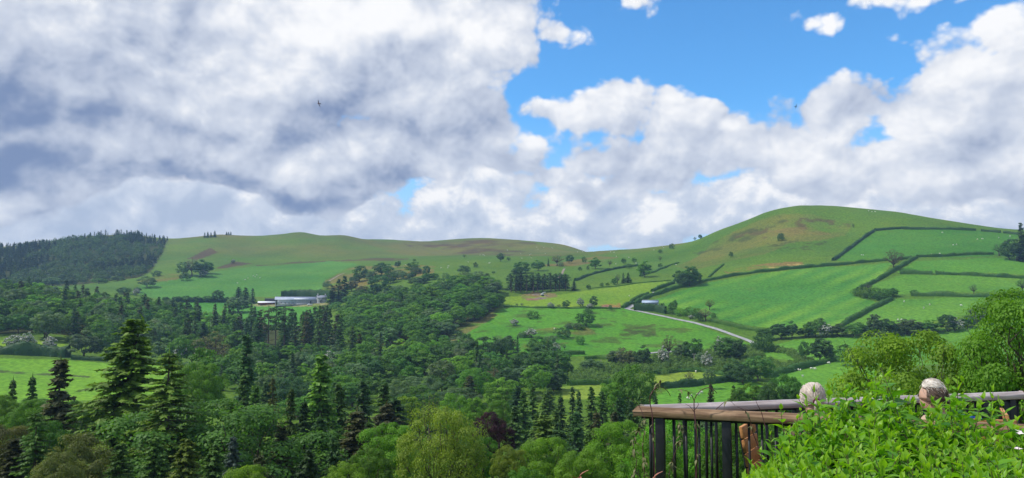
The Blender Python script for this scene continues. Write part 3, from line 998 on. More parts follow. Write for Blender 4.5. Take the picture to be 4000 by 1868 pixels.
COLS = {
    'oak': (0.095, 0.215, 0.024), 'bright': (0.140, 0.295, 0.026), 'lime': (0.190, 0.320, 0.028), 'dark': (0.058, 0.138, 0.040), 'deep': (0.082, 0.195, 0.034),
    'grey': (0.125, 0.205, 0.090), 'fir': (0.062, 0.130, 0.046), 'firlt': (0.150, 0.250, 0.042), 'firmid': (0.098, 0.192, 0.044), 'firbr': (0.085, 0.096, 0.042), 'blue': (0.075, 0.110, 0.092),
    'brown': (0.175, 0.170, 0.085), 'copper': (0.060, 0.024, 0.038), 'haw': (0.105, 0.175, 0.060), 'bronze': (0.140, 0.165, 0.044), 'gold': (0.210, 0.290, 0.038),
}
CNAME = {'oak': 'mid-green', 'bright': 'bright green', 'lime': 'lime green', 'dark': 'dark green', 'deep': 'deep green', 'grey': 'grey-green', 'fir': 'dark', 'firlt': 'yellow-green', 'firmid': 'green',
         'firbr': 'brownish', 'blue': 'blue-grey', 'brown': 'brown-green', 'copper': 'purple', 'haw': 'white-blossomed', 'bronze': 'bronze-green', 'gold': 'golden green'}
KNAME = {'oak': 'leafy tree', 'open': 'twiggy tree', 'bush': 'bush', 'haw': 'hawthorn', 'fir': 'conifer', 'larch': 'layered conifer', 'slim': 'slender conifer', 'pine': 'pine'}
ORD = ['first', 'second', 'third', 'fourth', 'fifth', 'sixth', 'seventh', 'eighth', 'ninth', 'tenth', 'eleventh', 'twelfth', 'thirteenth', 'fourteenth', 'fifteenth', 'sixteenth', 'seventeenth', 'eighteenth', 'nineteenth', 'twentieth']
ORD += ['twenty-' + o for o in ORD[:9]] + ['thirtieth'] + ['thirty-' + o for o in ORD[:9]] + ['fortieth'] + ['forty-' + o for o in ORD[:9]] + ['fiftieth']
GROUPS = {}
PLANTS = []
trg = np.random.default_rng(99)


def plant(kind, loc, h, w, col, group=None, label=None, jit=0.14, rz=None, proto=None, name=None):
    """one tree (or bush) as a thing of its own"""
    ps = PROTO[kind]
    p = ps[int(trg.integers(len(ps)))] if proto is None else ps[proto]
    fam = kind.rstrip('012')
    c = np.array(COLS[col]) * (1 + trg.normal(0, jit)) * (1 + trg.normal(0, jit * 0.35, 3))
    rz = trg.random() * 6.28 if rz is None else rz
    lift = 0.0
    if fam in ('oak', 'open') and h > 1.45 * w:
        lift = h - 1.45 * w
        h = 1.45 * w
        loc = (loc[0], loc[1], loc[2] + lift)
    sx, sz = w / p['W'], h / p['H']
    if fam == 'bush':
        o = child('bush', p['crown'], None)
        o.location, o.rotation_euler, o.scale = loc, (0, 0, rz), (sx, sx, sz)
        o.color = (*np.clip(c, 0.01, 0.6), 1)
        cat = 'bush'
    else:
        nm = name or {'oak': 'broadleaf_tree', 'open': 'broadleaf_tree', 'haw': 'hawthorn_tree', 'fir': 'conifer_tree', 'larch': 'conifer_tree', 'slim': 'conifer_tree', 'pine': 'pine_tree'}[fam]
        o = empty(nm, loc, rz)
        o.scale = (sx, sx, sz)
        t = child('trunk', p['trunk'], o)
        cr = child('crown', p['crown'], o)
        cr.color = (*np.clip(c, 0.01, 0.6), 1)
        if lift > 0.3:
            # the stem goes on down the bank below the crown
            r0 = 0.022 * p['H'] + 0.05
            tv, tf = tube_np([(0, 0, -lift / sz - 0.5), (0, 0, -0.5 * lift / sz), (0, 0, 0.4)], [r0 * 1.7, r0 * 1.45, r0 * 1.25], 8)
            child('trunk', Geo().add(tv, tf).mesh('trunk', [M_BARK], True), o)
        cat = 'tree'
    desc = (CNAME[col] + ' ' + KNAME[fam]) if not (fam == 'haw') else 'hawthorn in white blossom'
    tag(o, label, cat, group)
    gl = (loc[0], loc[1], loc[2] - lift)
    PLANTS.append((o, group, gl, loc[2], h, w, label))
    if label is None:
        GROUPS.setdefault(group, []).append((o, desc, gl))
    return o


def cull_hidden():
    """leave out trees that stand wholly behind nearer ones"""
    S8 = 8
    W8, H8, off = 4600 // S8, 1900 // S8, 300
    cov = np.zeros((H8, W8), bool)
    yy, xx = np.mgrid[0:H8, 0:W8]
    yy, xx = yy * S8, xx * S8 - off
    gone = set()
    for (o, grp, gl, z0, h, w, lab) in sorted(PLANTS, key=lambda e: e[2][1]):
        d = gl[1]
        cx, cyy = proj(np.array((gl[0], gl[1], z0 + h * 0.55)))
        rx, ry = w / 2 / d * F, h * 0.48 / d * F
        m = ((xx - cx) / max(rx, 6)) ** 2 + ((yy - cyy) / max(ry, 6)) ** 2 < 1
        n = m.sum()
        if lab is None and d > 45 and (n == 0 or (m & ~cov).sum() < (0.22 if 'canopy' in (grp or '') else 0.10) * n):
            gone.add(o)
            continue
        con = 'conifer' in o.name or 'pine' in o.name
        kx = 0.5 if con else 0.78
        cov |= ((xx - cx) / max(rx * kx, 1)) ** 2 + ((yy - cyy) / max(ry * 0.8, 1)) ** 2 < 1
    for k in list(GROUPS):
        GROUPS[k] = [e for e in GROUPS[k] if e[0] not in gone]
    for o in gone:
        for c in list(o.children):
            bpy.data.objects.remove(c)
        bpy.data.objects.remove(o)


def finish_labels():
    """labels by place in the row, read off where each tree stands in the view"""
    for gname, lst in GROUPS.items():
        rows = [('', lst)]
        if len(lst) > 20:
            ls = sorted(lst, key=lambda e: e[2][1])
            k = 3 if len(lst) <= 60 else 5
            nm = ('front', 'middle', 'back') if k == 3 else ('front', 'second', 'middle', 'fourth', 'back')
            rows = [(nm[i] + ' part of the ', ls[len(ls) * i // k:len(ls) * (i + 1) // k]) for i in range(k)]
        for rname, rl in rows:
            by = {}
            for o, d, l in rl:
                by.setdefault(d, []).append((float(proj(np.array(l))[0]), o))
            for d, l in by.items():
                l.sort(key=lambda t: t[0])
                for i, (x, o) in enumerate(l):
                    who = 'only ' + d if len(l) == 1 else '%s %s from left' % (ORD[min(i, 49)], d)
                    o['label'] = '%s, %s%s' % (who, rname, gname)


def lod(fam, d):
    if fam in ('bush', 'haw'):
        return fam if fam != 'haw' else ('haw1' if d < 250 else 'haw')
    if fam in ('slim',):
        return 'slim1'
    if fam == 'larch':
        return 'larch0'
    if fam == 'pine':
        return 'pine2'
    if fam == 'open':
        return 'open0' if d < 120 else 'open2'
    near = 140 if fam == 'oak' else 96
    return fam + ('0' if d < near else '1' if d < 250 else '2')


def tree_at(px, top, d, wpx, fam, col, group=None, label=None, **kw):
    """tree whose stem stands d metres ahead in the direction of px and whose tip is seen at (px, top)"""
    p = at(px, top, d)
    z = float(ground(p.x, p.y))
    h = max(p.z - z, 1.5)
    w = wpx / F * d * (1.3 if fam in ('fir', 'slim', 'larch') else 1.1)
    return plant(lod(fam, d), (p.x, p.y, z - 0.15), h, w, col, group, label, **kw)


def tree_on(px, top, base, wpx, fam, col, group=None, label=None, **kw):
    """tree whose foot is seen at (px, base) on the land and whose tip is at (px, top)"""
    g = hit(px, base, 200)
    h = max((base - top) / F * g.y * 1.05, 1.2)
    return plant(lod(fam, g.y), (g.x, g.y, g.z - 0.15), h, wpx / F * g.y * (1.15 if fam != 'fir' else 1.05), col, group, label, **kw)


# ------------------------------------------------------------------ hedges
def hedge(pts, h, w, col, label, dens=2.2, ls=0.55, rough=0.42, d0=150, cat='hedge', group='field hedges'):
    P = np.array([hit(x, y, d0) for x, y in pts])
    seg = np.linalg.norm(np.diff(P[:, :2], axis=0), axis=1)
    s = np.r_[0, np.cumsum(seg)]
    n = max(4, int(s[-1] / 1.2))
    t = np.linspace(0, s[-1], n)
    x, y = np.interp(t, s, P[:, 0]), np.interp(t, s, P[:, 1])
    rg = np.random.default_rng(int(abs(pts[0][0] * 7 + pts[0][1] * 13)) + 5)
    z = ground(x, y)
    tx, ty = np.gradient(x), np.gradient(y)
    ln = np.hypot(tx, ty)
    nx, ny = -ty / ln, tx / ln
    hh = h * (1 + rough * (fbm(t / 7, t * 0 + 3 + pts[0][0], 3, 5) - 0.5) * 2.2 + 0.5 * rough * np.clip(fbm(t / 3.5, t * 0 + pts[0][1], 2, 6) * 3 - 2.0, 0, 1))
    ww = w * (1 + rough * 0.7 * (fbm(t / 6, t * 0 + 9, 3, 8) - 0.5) * 2)
    prof = [(-0.5, -0.15), (-0.52, 0.45), (-0.42, 0.86), (-0.18, 1.0), (0.18, 1.0), (0.42, 0.86), (0.52, 0.45), (0.5, -0.15)]
    k = len(prof)
    v = np.zeros((n, k, 3))
    for j, (a, b) in enumerate(prof):
        jx = rg.normal(0, 0.06 * w, n)
        v[:, j, 0] = x + nx * (a * ww * 0.86 + jx)
        v[:, j, 1] = y + ny * (a * ww * 0.86 + jx)
        v[:, j, 2] = z + b * hh * 0.93 + rg.normal(0, 0.05 * h, n)
    g = Geo()
    idx = np.arange(n * k).reshape(n, k)
    f = np.stack([idx[:-1, :-1], idx[:-1, 1:], idx[1:, 1:], idx[1:, :-1]], -1).reshape(-1, 4)
    ends = [[idx[0, 0], idx[0, 2], idx[0, 5], idx[0, 7]], [idx[0, 2], idx[0, 3], idx[0, 4], idx[0, 5]], [idx[-1, 7], idx[-1, 5], idx[-1, 2], idx[-1, 0]], [idx[-1, 5], idx[-1, 4], idx[-1, 3], idx[-1, 2]]]
    g.add(v.reshape(-1, 3), np.r_[f, ends], 0.35)
    m = int(s[-1] * (2 * h + w) * dens)
    ti = rg.uniform(0, n - 1.001, m)
    i0 = ti.astype(int)
    fr = (ti - i0)[:, None]
    u = rg.uniform(0, k - 1.001, m)
    j0 = u.astype(int)
    fu = (u - j0)[:, None]
    p = (v[i0, j0] * (1 - fr) + v[i0 + 1, j0] * fr) * (1 - fu) + (v[i0, j0 + 1] * (1 - fr) + v[i0 + 1, j0 + 1] * fr) * fu
    pa, pb = np.array(prof)[j0], np.array(prof)[j0 + 1]
    pn = np.stack([-(pa[:, 1] - pb[:, 1]) * h, (pa[:, 0] - pb[:, 0]) * w], -1) * -1
    N = np.stack([nx[i0] * -pn[:, 0] * -1, ny[i0] * -pn[:, 0] * -1, pn[:, 1] * 1.0], -1)
    N = nrm(nrm(N) + rg.normal(0, 0.5, (m, 3)))
    sz = ls * rg.uniform(0.6, 1.3, m)
    p = p + N * (rg.uniform(-0.1, 0.35, m) * ls)[:, None]
    vq, fq = quads(p, N, rg.normal(0, 1, (m, 3)), sz * 0.55, sz * 0.4)
    g.add(vq, fq, np.repeat(np.clip(rg.normal(0.5, 0.2, m), 0, 1), 4))
    c0 = np.array((x.mean(), y.mean(), z.mean()))
    g.v = [vv - c0 for vv in g.v]
    o = child('hedge', g.mesh('hedge', [M_LEAF]), None)
    o.location = c0
    o.color = (*COLS[col], 1)
    tag(o, label, cat, group)
    return o
# ------------------------------------------------------------------ far forest on the left hill (reads as one mass)
def forest():
    rg = np.random.default_rng(5)
    poly = poly_px([(-500, 985), (-300, 990), (0, 975), (250, 945), (400, 925), (530, 925), (600, 932), (655, 938), (640, 975), (620, 1010), (590, 1060), (540, 1085), (430, 1098), (290, 1112), (200, 1118), (0, 1125), (-500, 1130)], 700)
    pts = np.array(poly)
    lo, hi = pts.min(0), pts.max(0)
    lo[1] = max(lo[1], 700)
    g = {'dark': Geo(), 'mid': Geo(), 'light': Geo()}
    n = 0
    src = {}
    for nm, pr in (('c', PROTO['fir2']), ('b', PROTO['oak2'])):
        src[nm] = []
        for q in pr:
            me = q['crown']
            co = np.empty(len(me.vertices) * 3, np.float32)
            me.vertices.foreach_get('co', co)
            src[nm].append((co.reshape(-1, 4, 3), q))
    rows = 0
    for k in range(60000):
        if n > 2300:
            break
        x, y = rg.uniform(lo[0], hi[0]), rg.uniform(lo[1], hi[1] + 60)
        if not inpoly(np.array([x]), np.array([y]), poly)[0]:
            continue
        z = float(ground(x, y))
        px, py = proj(np.array((x, y, z)))
        broad = fbm(np.array(x / 90), np.array(y / 90), 2, 8) > 0.47 and py > 935 and px > 40
        q4, pr = src['b' if broad else 'c'][int(rg.integers(3))]
        # thin out the faces: these trees are about ten pixels tall
        h = rg.uniform(7.5, 12.5) if not broad else rg.uniform(7, 10)
        if px > 560:
            h *= 0.7
        w = h * (0.42 if not broad else 0.85) * rg.uniform(0.85, 1.2)
        kk = 105 if not broad else 100
        sel = rg.choice(len(q4), kk, replace=False)
        v = q4[sel].copy()
        cen = v.mean(1, keepdims=True)
        v = cen + (v - cen) * (2.7 if not broad else 2.9)
        a = rg.random() * 6.28
        R2 = np.array(((math.cos(a), -math.sin(a), 0), (math.sin(a), math.cos(a), 0), (0, 0, 1)))
        v = (v @ R2.T) * np.array((w / pr['W'], w / pr['W'], h / pr['H'])) + np.array((x, y, z - 0.2))
        key = 'light' if broad and rg.random() < 0.5 else 'mid' if broad or rg.random() < 0.25 else 'dark'
        g[key].add(v.reshape(-1, 3), np.arange(len(v) * 4).reshape(-1, 4), np.repeat(np.clip(rg.normal(0.5, 0.15) + rg.normal(0, 0.1, len(v)), 0, 1), 4))
        n += 1
    root = None
    for key, col in (('dark', (0.036, 0.072, 0.034)), ('mid', (0.055, 0.104, 0.036)), ('light', (0.080, 0.150, 0.038))):
        me = g[key].mesh('forest', [M_NEEDLE])
        o = child('forest' if root is None else 'foliage', me, root)
        o.color = (*col, 1)
        if root is None:
            root = o
            tag(o, 'dark plantation forest covering the far hill on the left', 'forest', None, 'stuff')
        else:
            tag(o, kind='stuff')


forest()

# ------------------------------------------------------------------ hedges
hedge([(2433, 1205), (2475, 1178), (2530, 1150)], 2.4, 2.6, 'deep', 'short clipped hedge on the far side of the lane mouth')
hedge([(2546, 1140), (2590, 1122), (2632, 1108)], 2.2, 2.4, 'deep', 'short clipped hedge above the lane, between gateway and dark tree clump')
hedge([(2475, 1192), (2540, 1158), (2640, 1128), (2760, 1098), (2880, 1076), (3000, 1061), (3120, 1049), (3250, 1038), (3380, 1026), (3470, 1018)], 2.4, 2.8, 'deep', 'long curving clipped hedge along the top of the striped field')
hedge([(3490, 1019), (3545, 1012), (3560, 1010)], 2.2, 2.4, 'deep', 'stub of hedge right of the brown ash on the hill')
hedge([(3582, 1005), (3660, 1003), (3760, 997), (3880, 994)], 2.4, 2.6, 'deep', 'straight hedge along the foot of the high pasture')
hedge([(3580, 1008), (3540, 1030), (3490, 1060), (3440, 1090), (3400, 1112), (3350, 1135)], 2.4, 2.8, 'deep', 'hedge climbing diagonally from the copse past the brown ash')
hedge([(3255, 1019), (3300, 985), (3350, 948), (3395, 915), (3412, 905)], 2.4, 2.6, 'dark', 'steep hedge up the flank of the round hill')
hedge([(3418, 902), (3460, 898), (3520, 894), (3640, 896), (3740, 898), (3812, 902)], 2.2, 2.4, 'dark', 'long hedge just under the crest of the round hill')
hedge([(3832, 903), (3870, 906), (3908, 910)], 2.0, 2.2, 'dark', 'short hedge piece under the crest, left of the last gap')
hedge([(3920, 911), (3950, 914), (3985, 918)], 2.0, 2.2, 'dark', 'last short hedge piece under the crest, beside the dark conifer')
hedge([(3515, 1070), (3580, 1069), (3642, 1072)], 2.3, 2.6, 'deep', 'short level hedge on the right hillside, left of a gap')
hedge([(3655, 1072), (3750, 1074), (3850, 1080), (3930, 1084), (4060, 1090)], 2.3, 2.6, 'deep', 'long level hedge on the right hillside under the wedge pasture')
hedge([(3560, 1155), (3650, 1156), (3780, 1160), (3900, 1162), (4060, 1168)], 2.5, 2.8, 'deep', 'level hedge with the grey tree on the right hillside')
hedge([(3480, 1172), (3440, 1192), (3390, 1215), (3330, 1248), (3270, 1284)], 2.3, 2.8, 'deep', 'hedge running down from the copse to the tree row')
hedge([(2476, 1213), (2510, 1214), (2560, 1217), (2600, 1226)], 4.7, 2.6, 'dark', 'tall dark clipped evergreen hedge hiding the pale-roofed shed', rough=0.08)
hedge([(2780, 1256), (2830, 1268), (2900, 1284), (2980, 1296), (3040, 1302)], 2.3, 3.0, 'oak', 'shaggy hedge on the bank above the lower lane', rough=0.45)
hedge([(-120, 1384), (40, 1384), (160, 1388), (265, 1396)], 4.4, 4.0, 'dark', 'tall dark thorn hedge behind the bright left meadow', rough=0.4)
hedge([(280, 1404), (420, 1412), (600, 1426), (780, 1436), (920, 1444)], 1.8, 2.0, 'dark', 'low hedge edging the meadow behind the tall foreground fir', rough=0.4)
hedge([(690, 1180), (770, 1180), (895, 1181)], 3.0, 3.0, 'dark', 'thick hedgerow under the farm pasture, left of the pale willow', rough=0.5)
hedge([(2590, 1517), (2660, 1512), (2740, 1502), (2830, 1492), (2915, 1480)], 2.6, 3.0, 'dark', 'dark shaggy hedge under the pale dry knoll', rough=0.4)
hedge([(2120, 1390), (2200, 1386), (2284, 1384)], 2.0, 2.4, 'deep', 'neat clipped hedge at the bottom of the rough slope', rough=0.06)
hedge([(2168, 1412), (2198, 1410), (2226, 1409)], 1.9, 2.2, 'deep', 'small clipped hedge just below the neat roadside hedge', rough=0.08)
hedge([(2285, 1404), (2330, 1402), (2378, 1404)], 1.7, 2.2, 'oak', 'roadside hedge piece left of the valley thicket', rough=0.2)
hedge([(2246, 1098), (2290, 1080), (2372, 1058), (2440, 1046), (2490, 1040)], 2.0, 2.4, 'dark', 'hedge slanting uphill right of the pine block', rough=0.45)
hedge([(2500, 1080), (2560, 1062), (2620, 1036), (2650, 1028)], 1.3, 1.8, 'deep', 'thin broken hedge behind the lone oak', rough=0.5)
hedge([(2769, 1084), (2800, 1056), (2827, 1034)], 1.2, 1.6, 'deep', 'thin hedge climbing off the lane towards the hill', rough=0.5)
hedge([(1970, 1200), (2120, 1203), (2300, 1205), (2425, 1207)], 0.9, 1.2, 'deep', 'low overgrown fence line under the yellow meadow', rough=0.5)
hedge([(2300, 1128), (2400, 1120), (2500, 1106), (2620, 1096)], 0.6, 0.8, 'deep', 'faint overgrown fence line across the upper meadow', rough=0.5)
hedge([(3000, 1478), (3060, 1458), (3130, 1440), (3200, 1424), (3262, 1408)], 2.4, 3.0, 'deep', 'thick hedge above the sheep pasture, left of the willow', rough=0.4)
hedge([(2430, 1500), (2330, 1502), (2220, 1506)], 1.8, 2.2, 'oak', 'hedge along the edge of the valley thicket', rough=0.4)
hedge([(2560, 1462), (2640, 1452), (2740, 1452), (2850, 1468)], 1.6, 2.2, 'deep', 'low hedge behind the pale dry knoll', rough=0.5)
hedge([(1098, 1166), (1160, 1162), (1230, 1162), (1292, 1166)], 7.0, 4.5, 'dark', 'tall dark conifer windbreak behind the farm barns', rough=0.15, cat='hedge')


# ------------------------------------------------------------------ x, by foot and tip
def r_(region):
    ox, oy = {1: (0, 850), 2: (1000, 850), 3: (2000, 850), 4: (3000, 750)}[region]
    k = 2.576
    return lambda X, t, b, w: (ox + X / k, oy + t / k, oy + b / k, w / k)


def many(region, lst, group):
    cv = r_(region)
    for e in lst:
        x, t, b, w = cv(*e[:4])
        tree_on(x, t, b, w, e[4], e[5], group, e[6] if len(e) > 6 else None)


many(3, [(100, 450, 565, 150, 'oak', 'deep'), (60, 500, 595, 150, 'oak', 'dark'), (265, 430, 535, 130, 'oak', 'deep'), (365, 415, 490, 32, 'fir', 'fir'), (455, 380, 485, 130, 'open', 'brown'), (580, 378, 462, 82, 'oak', 'dark'),
         (490, 445, 492, 60, 'bush', 'grey'), (725, 395, 452, 55, 'bush', 'dark')], 'trees above pine block')
many(3, [(840, 405, 517, 112, 'oak', 'deep', 'leaning dark oak on the upper slope above the hedge'), (985, 430, 492, 60, 'open', 'grey'), (685, 495, 537, 36, 'bush', 'dark'), (765, 480, 532, 32, 'bush', 'grey'),
         (1122, 405, 466, 48, 'oak', 'deep'), (1227, 400, 457, 50, 'oak', 'oak'), (1180, 465, 512, 75, 'bush', 'oak'), (1490, 460, 507, 50, 'bush', 'deep'),
         (1335, 440, 602, 132, 'oak', 'oak', 'lone round-headed oak with a bare stem on the middle slope'), (1490, 385, 442, 42, 'open', 'grey'), (1490, 320, 359, 42, 'bush', 'deep'), (1607, 262, 316, 56, 'bush', 'dark'),
         (1840, 190, 229, 40, 'open', 'grey', 'ragged thorn on the skyline below the round hill'), (1895, 172, 216, 38, 'oak', 'dark', 'small dark thorn on the skyline next to the ragged one'), (2205, 345, 402, 46, 'bush', 'deep')], 'saddle slope trees')
many(3, [(1700, 540, 692, 140, 'oak', 'dark'), (1790, 498, 688, 170, 'oak', 'deep'), (1855, 560, 662, 110, 'oak', 'dark'), (1730, 600, 700, 120, 'oak', 'dark')], 'clump above lane hedge')
many(3, [(1120, 560, 662, 54, 'fir', 'fir'), (1170, 558, 657, 60, 'fir', 'fir'), (1030, 610, 677, 62, 'bush', 'dark'), (1062, 570, 667, 62, 'open', 'grey'), (1140, 610, 660, 60, 'bush', 'dark'), (1185, 610, 655, 50, 'bush', 'deep'),
         (905, 655, 697, 42, 'bush', 'oak'), (960, 655, 687, 36, 'bush', 'deep'), (768, 672, 724, 46, 'oak', 'dark'), (625, 640, 737, 80, 'fir', 'fir')], 'upper meadow fence trees')
rgp = np.random.default_rng(17)
for k in range(22):
    X = -20 + 600 * (k % 11) / 10.5 + rgp.uniform(-16, 16)
    x, t, b, w = r_(3)(X, 575 + rgp.uniform(-10, 16) - (10 if k > 10 else 0), 752 - X * 0.028 - (0 if k < 11 else 24), 100)
    tree_on(x, t, b, w, 'pine' if k < 11 else 'fir', 'fir', 'pine block above meadow')
many(3, [(390, 855, 912, 72, 'haw', 'haw'), (540, 835, 912, 82, 'oak', 'dark'), (690, 810, 902, 72, 'haw', 'haw'), (785, 865, 917, 66, 'haw', 'haw'), (820, 795, 912, 82, 'oak', 'dark'), (470, 870, 905, 50, 'open', 'grey'),
         (990, 880, 927, 38, 'bush', 'deep'), (100, 860, 892, 40, 'open', 'grey'), (50, 860, 892, 36, 'open', 'grey')], 'row under the yellow meadow')
many(3, [(770, 912, 962, 92, 'bush', 'dark'), (740, 960, 1092, 180, 'oak', 'oak', 'big round bush-like oak in the middle of the rough slope'), (205, 940, 1017, 122, 'bush', 'deep'), (20, 1020, 1088, 92, 'haw', 'haw'),
         (190, 1120, 1206, 112, 'haw', 'haw'), (110, 1160, 1206, 80, 'bush', 'grey'), (510, 1110, 1206, 170, 'bush', 'dark'), (620, 1062, 1115, 180, 'bush', 'grey'), (700, 1085, 1130, 80, 'bush', 'oak'), (570, 1080, 1120, 70, 'bush', 'grey')], 'rough slope bushes')
for (x, t, b, w, f, c) in [(2070, 1348, 1385, 38, 'open', 'brown'), (2168, 1340, 1380, 40, 'haw', 'haw'), (2265, 1314, 1345, 38, 'bush', 'deep'), (2150, 1312, 1342, 60, 'bush', 'grey'), (1800, 1300, 1322, 30, 'bush', 'deep'), (2000, 1330, 1352, 36, 'bush', 'brown'), (2045, 1295, 1318, 40, 'bush', 'grey'), (2205, 1345, 1366, 18, 'open', 'grey')]:
    tree_on(x, t, b, w, f, c, 'rough slope bushes')
many(3, [(1510, 862, 945, 84, 'bush', 'deep'), (1620, 835, 962, 88, 'oak', 'oak'), (1590, 890, 968, 110, 'bush', 'oak'), (1690, 910, 987, 112, 'bush', 'bright'), (1780, 900, 992, 104, 'bush', 'oak'), (1860, 910, 992, 92, 'bush', 'bright'),
         (1800, 980, 1020, 52, 'haw', 'haw'), (1990, 828, 932, 100, 'open', 'bronze'), (1950, 920, 1040, 132, 'open', 'brown', 'pale brownish ash by the bend of the lane bank'), (1890, 960, 1042, 90, 'bush', 'dark'), (2030, 960, 1010, 50, 'bush', 'deep')], 'lane thicket beside dark hedge')
many(4, [(130, 415, 492, 66, 'bush', 'dark', 'single dark thorn bush on the bracken of the round hill'), (860, 318, 362, 32, 'open', 'grey', 'thin grey thorn high on the round hill'),
         (1270, 585, 795, 165, 'open', 'brown', 'bare-looking brown ash standing in the hill hedge'), (2070, 930, 1035, 72, 'open', 'grey', 'lone grey tree in the hedge of the right hillside')], 'single trees on the round hill')
many(4, [(900, 970, 1045, 112, 'bush', 'oak'), (980, 960, 1065, 130, 'bush', 'bright'), (1080, 965, 1080, 140, 'bush', 'oak'), (1170, 975, 1085, 130, 'bush', 'oak'), (1250, 968, 1055, 112, 'oak', 'deep'), (1010, 925, 985, 90, 'open', 'grey'), (1470, 983, 1035, 72, 'bush', 'deep'), (1130, 1010, 1090, 110, 'bush', 'deep')], 'copse beside striped field')
many(4, [(2562, 325, 692, 150, 'fir', 'fir', 'tall dark conifer at the right edge of the hillside'), (2440, 480, 684, 180, 'oak', 'dark'), (2500, 520, 694, 150, 'oak', 'dark'), (2600, 470, 694, 180, 'fir', 'fir'), (2330, 520, 642, 124, 'open', 'deep'), (2560, 870, 1012, 124, 'open', 'deep')], 'dark trees at hillside edge')
many(2, [(1050, 490, 645, 152, 'oak', 'deep'), (990, 590, 655, 120, 'oak', 'grey'), (1160, 540, 645, 112, 'oak', 'grey'), (1270, 460, 585, 162, 'oak', 'deep'), (1340, 490, 595, 124, 'oak', 'deep'), (1425, 440, 505, 62, 'oak', 'dark'), (1592, 415, 442, 36, 'bush', 'deep'),
         (1570, 450, 555, 132, 'oak', 'deep'), (1615, 500, 565, 122, 'oak', 'grey'), (1250, 570, 595, 90, 'oak', 'oak'), (1240, 590, 785, 200, 'oak', 'dark'), (1350, 560, 665, 132, 'oak', 'deep'), (1430, 530, 625, 122, 'oak', 'grey'), (1520, 550, 622, 112, 'oak', 'grey'), (1575, 550, 612, 72, 'oak', 'deep'),
         (710, 640, 720, 92, 'bush', 'grey'), (830, 630, 855, 180, 'fir', 'fir'), (890, 598, 845, 140, 'fir', 'fir'), (770, 690, 865, 130, 'fir', 'fir'), (1030, 730, 835, 142, 'oak', 'deep'), (1110, 770, 865, 152, 'oak', 'grey'), (960, 790, 885, 162, 'oak', 'deep'), (1070, 690, 765, 124, 'oak', 'brown'), (960, 640, 745, 112, 'oak', 'brown'), (1190, 700, 800, 130, 'oak', 'deep')], 'gully trees beside the farm')
many(2, [(1715, 490, 585, 72, 'oak', 'dark'), (1725, 560, 632, 112, 'oak', 'deep'), (1690, 590, 662, 120, 'oak', 'dark'), (1600, 610, 685, 142, 'oak', 'grey'), (1800, 560, 622, 82, 'bush', 'deep'), (1910, 555, 612, 74, 'bush', 'grey'), (1942, 580, 632, 62, 'bush', 'deep'), (2095, 485, 572, 132, 'bush', 'dark'), (2210, 450, 502, 52, 'bush', 'dark'),
         (2095, 370, 407, 42, 'open', 'deep'), (2465, 360, 442, 78, 'oak', 'grey'), (2540, 400, 432, 40, 'bush', 'deep'), (1400, 690, 742, 132, 'bush', 'grey'), (1450, 680, 742, 82, 'bush', 'grey'), (810, 850, 935, 132, 'bush', 'deep'), (700, 880, 935, 112, 'bush', 'grey'), (2390, 540, 560, 40, 'bush', 'deep')], 'trees above the wooded spur')
many(1, [(1840, 450, 585, 122, 'oak', 'grey'), (1930, 420, 590, 142, 'open', 'brown'), (2010, 430, 595, 162, 'oak', 'dark'), (2080, 450, 565, 122, 'oak', 'deep'), (2045, 520, 595, 92, 'haw', 'haw'), (1860, 560, 635, 102, 'bush', 'dark')], 'clump on the far pasture')
many(1, [(1575, 535, 592, 104, 'bush', 'dark'), (1490, 595, 705, 170, 'oak', 'grey'), (1245, 705, 770, 132, 'oak', 'deep'), (1385, 700, 755, 72, 'oak', 'dark'), (1370, 720, 785, 62, 'haw', 'haw'), (2345, 420, 462, 42, 'haw', 'haw'),
         (1000, 610, 665, 150, 'oak', 'deep'), (1180, 590, 640, 130, 'oak', 'grey'), (530, 605, 690, 150, 'oak', 'grey'), (690, 610, 690, 130, 'oak', 'grey')], 'trees below the plantation')
many(1, [(1670, 800, 852, 72, 'oak', 'dark'), (1790, 795, 852, 74, 'oak', 'dark'), (1880, 788, 852, 102, 'oak', 'deep'), (1980, 790, 852, 102, 'oak', 'dark'), (2090, 790, 852, 92, 'oak', 'deep'), (2190, 735, 852, 104, 'oak', 'dark'), (2270, 800, 852, 72, 'oak', 'deep'),
         (2400, 705, 815, 112, 'fir', 'fir'), (2470, 712, 852, 112, 'fir', 'fir'), (2540, 718, 862, 92, 'fir', 'fir'), (2390, 805, 955, 212, 'oak', 'grey', 'pale grey-green willow left of the farm')], 'hedgerow left of the farm')
many(1, [(2060, 150, 202, 34, 'fir', 'fir'), (2090, 145, 202, 34, 'fir', 'fir'), (2122, 150, 200, 32, 'fir', 'fir'), (2160, 135, 198, 40, 'fir', 'fir'), (2280, 145, 176, 24, 'fir', 'fir'), (2300, 145, 176, 24, 'fir', 'fir'), (2322, 142, 176, 24, 'fir', 'fir')], 'conifers on far skyline')

# ------------------------------------------------------------------ woods of the middle distance
rgw = np.random.default_rng(23)


def wood(poly, dmin, dmax, step, fn, d0=0):
    P = poly_px(poly, d0)
    a = np.array(P)
    y = dmin
    while y < dmax:
        x = a[:, 0].min() - rgw.uniform(0, step)
        while x < a[:, 0].max():
            xx, yy = x + rgw.normal(0, step * 0.22), y + rgw.normal(0, step * 0.22)
            if inpoly(np.array([xx]), np.array([yy]), P)[0]:
                z = float(ground(xx, yy))
                px, py = proj(np.array((xx, yy, z)))
                fn(xx, yy, z, float(px), float(py))
            x += step
        y += step * 0.9


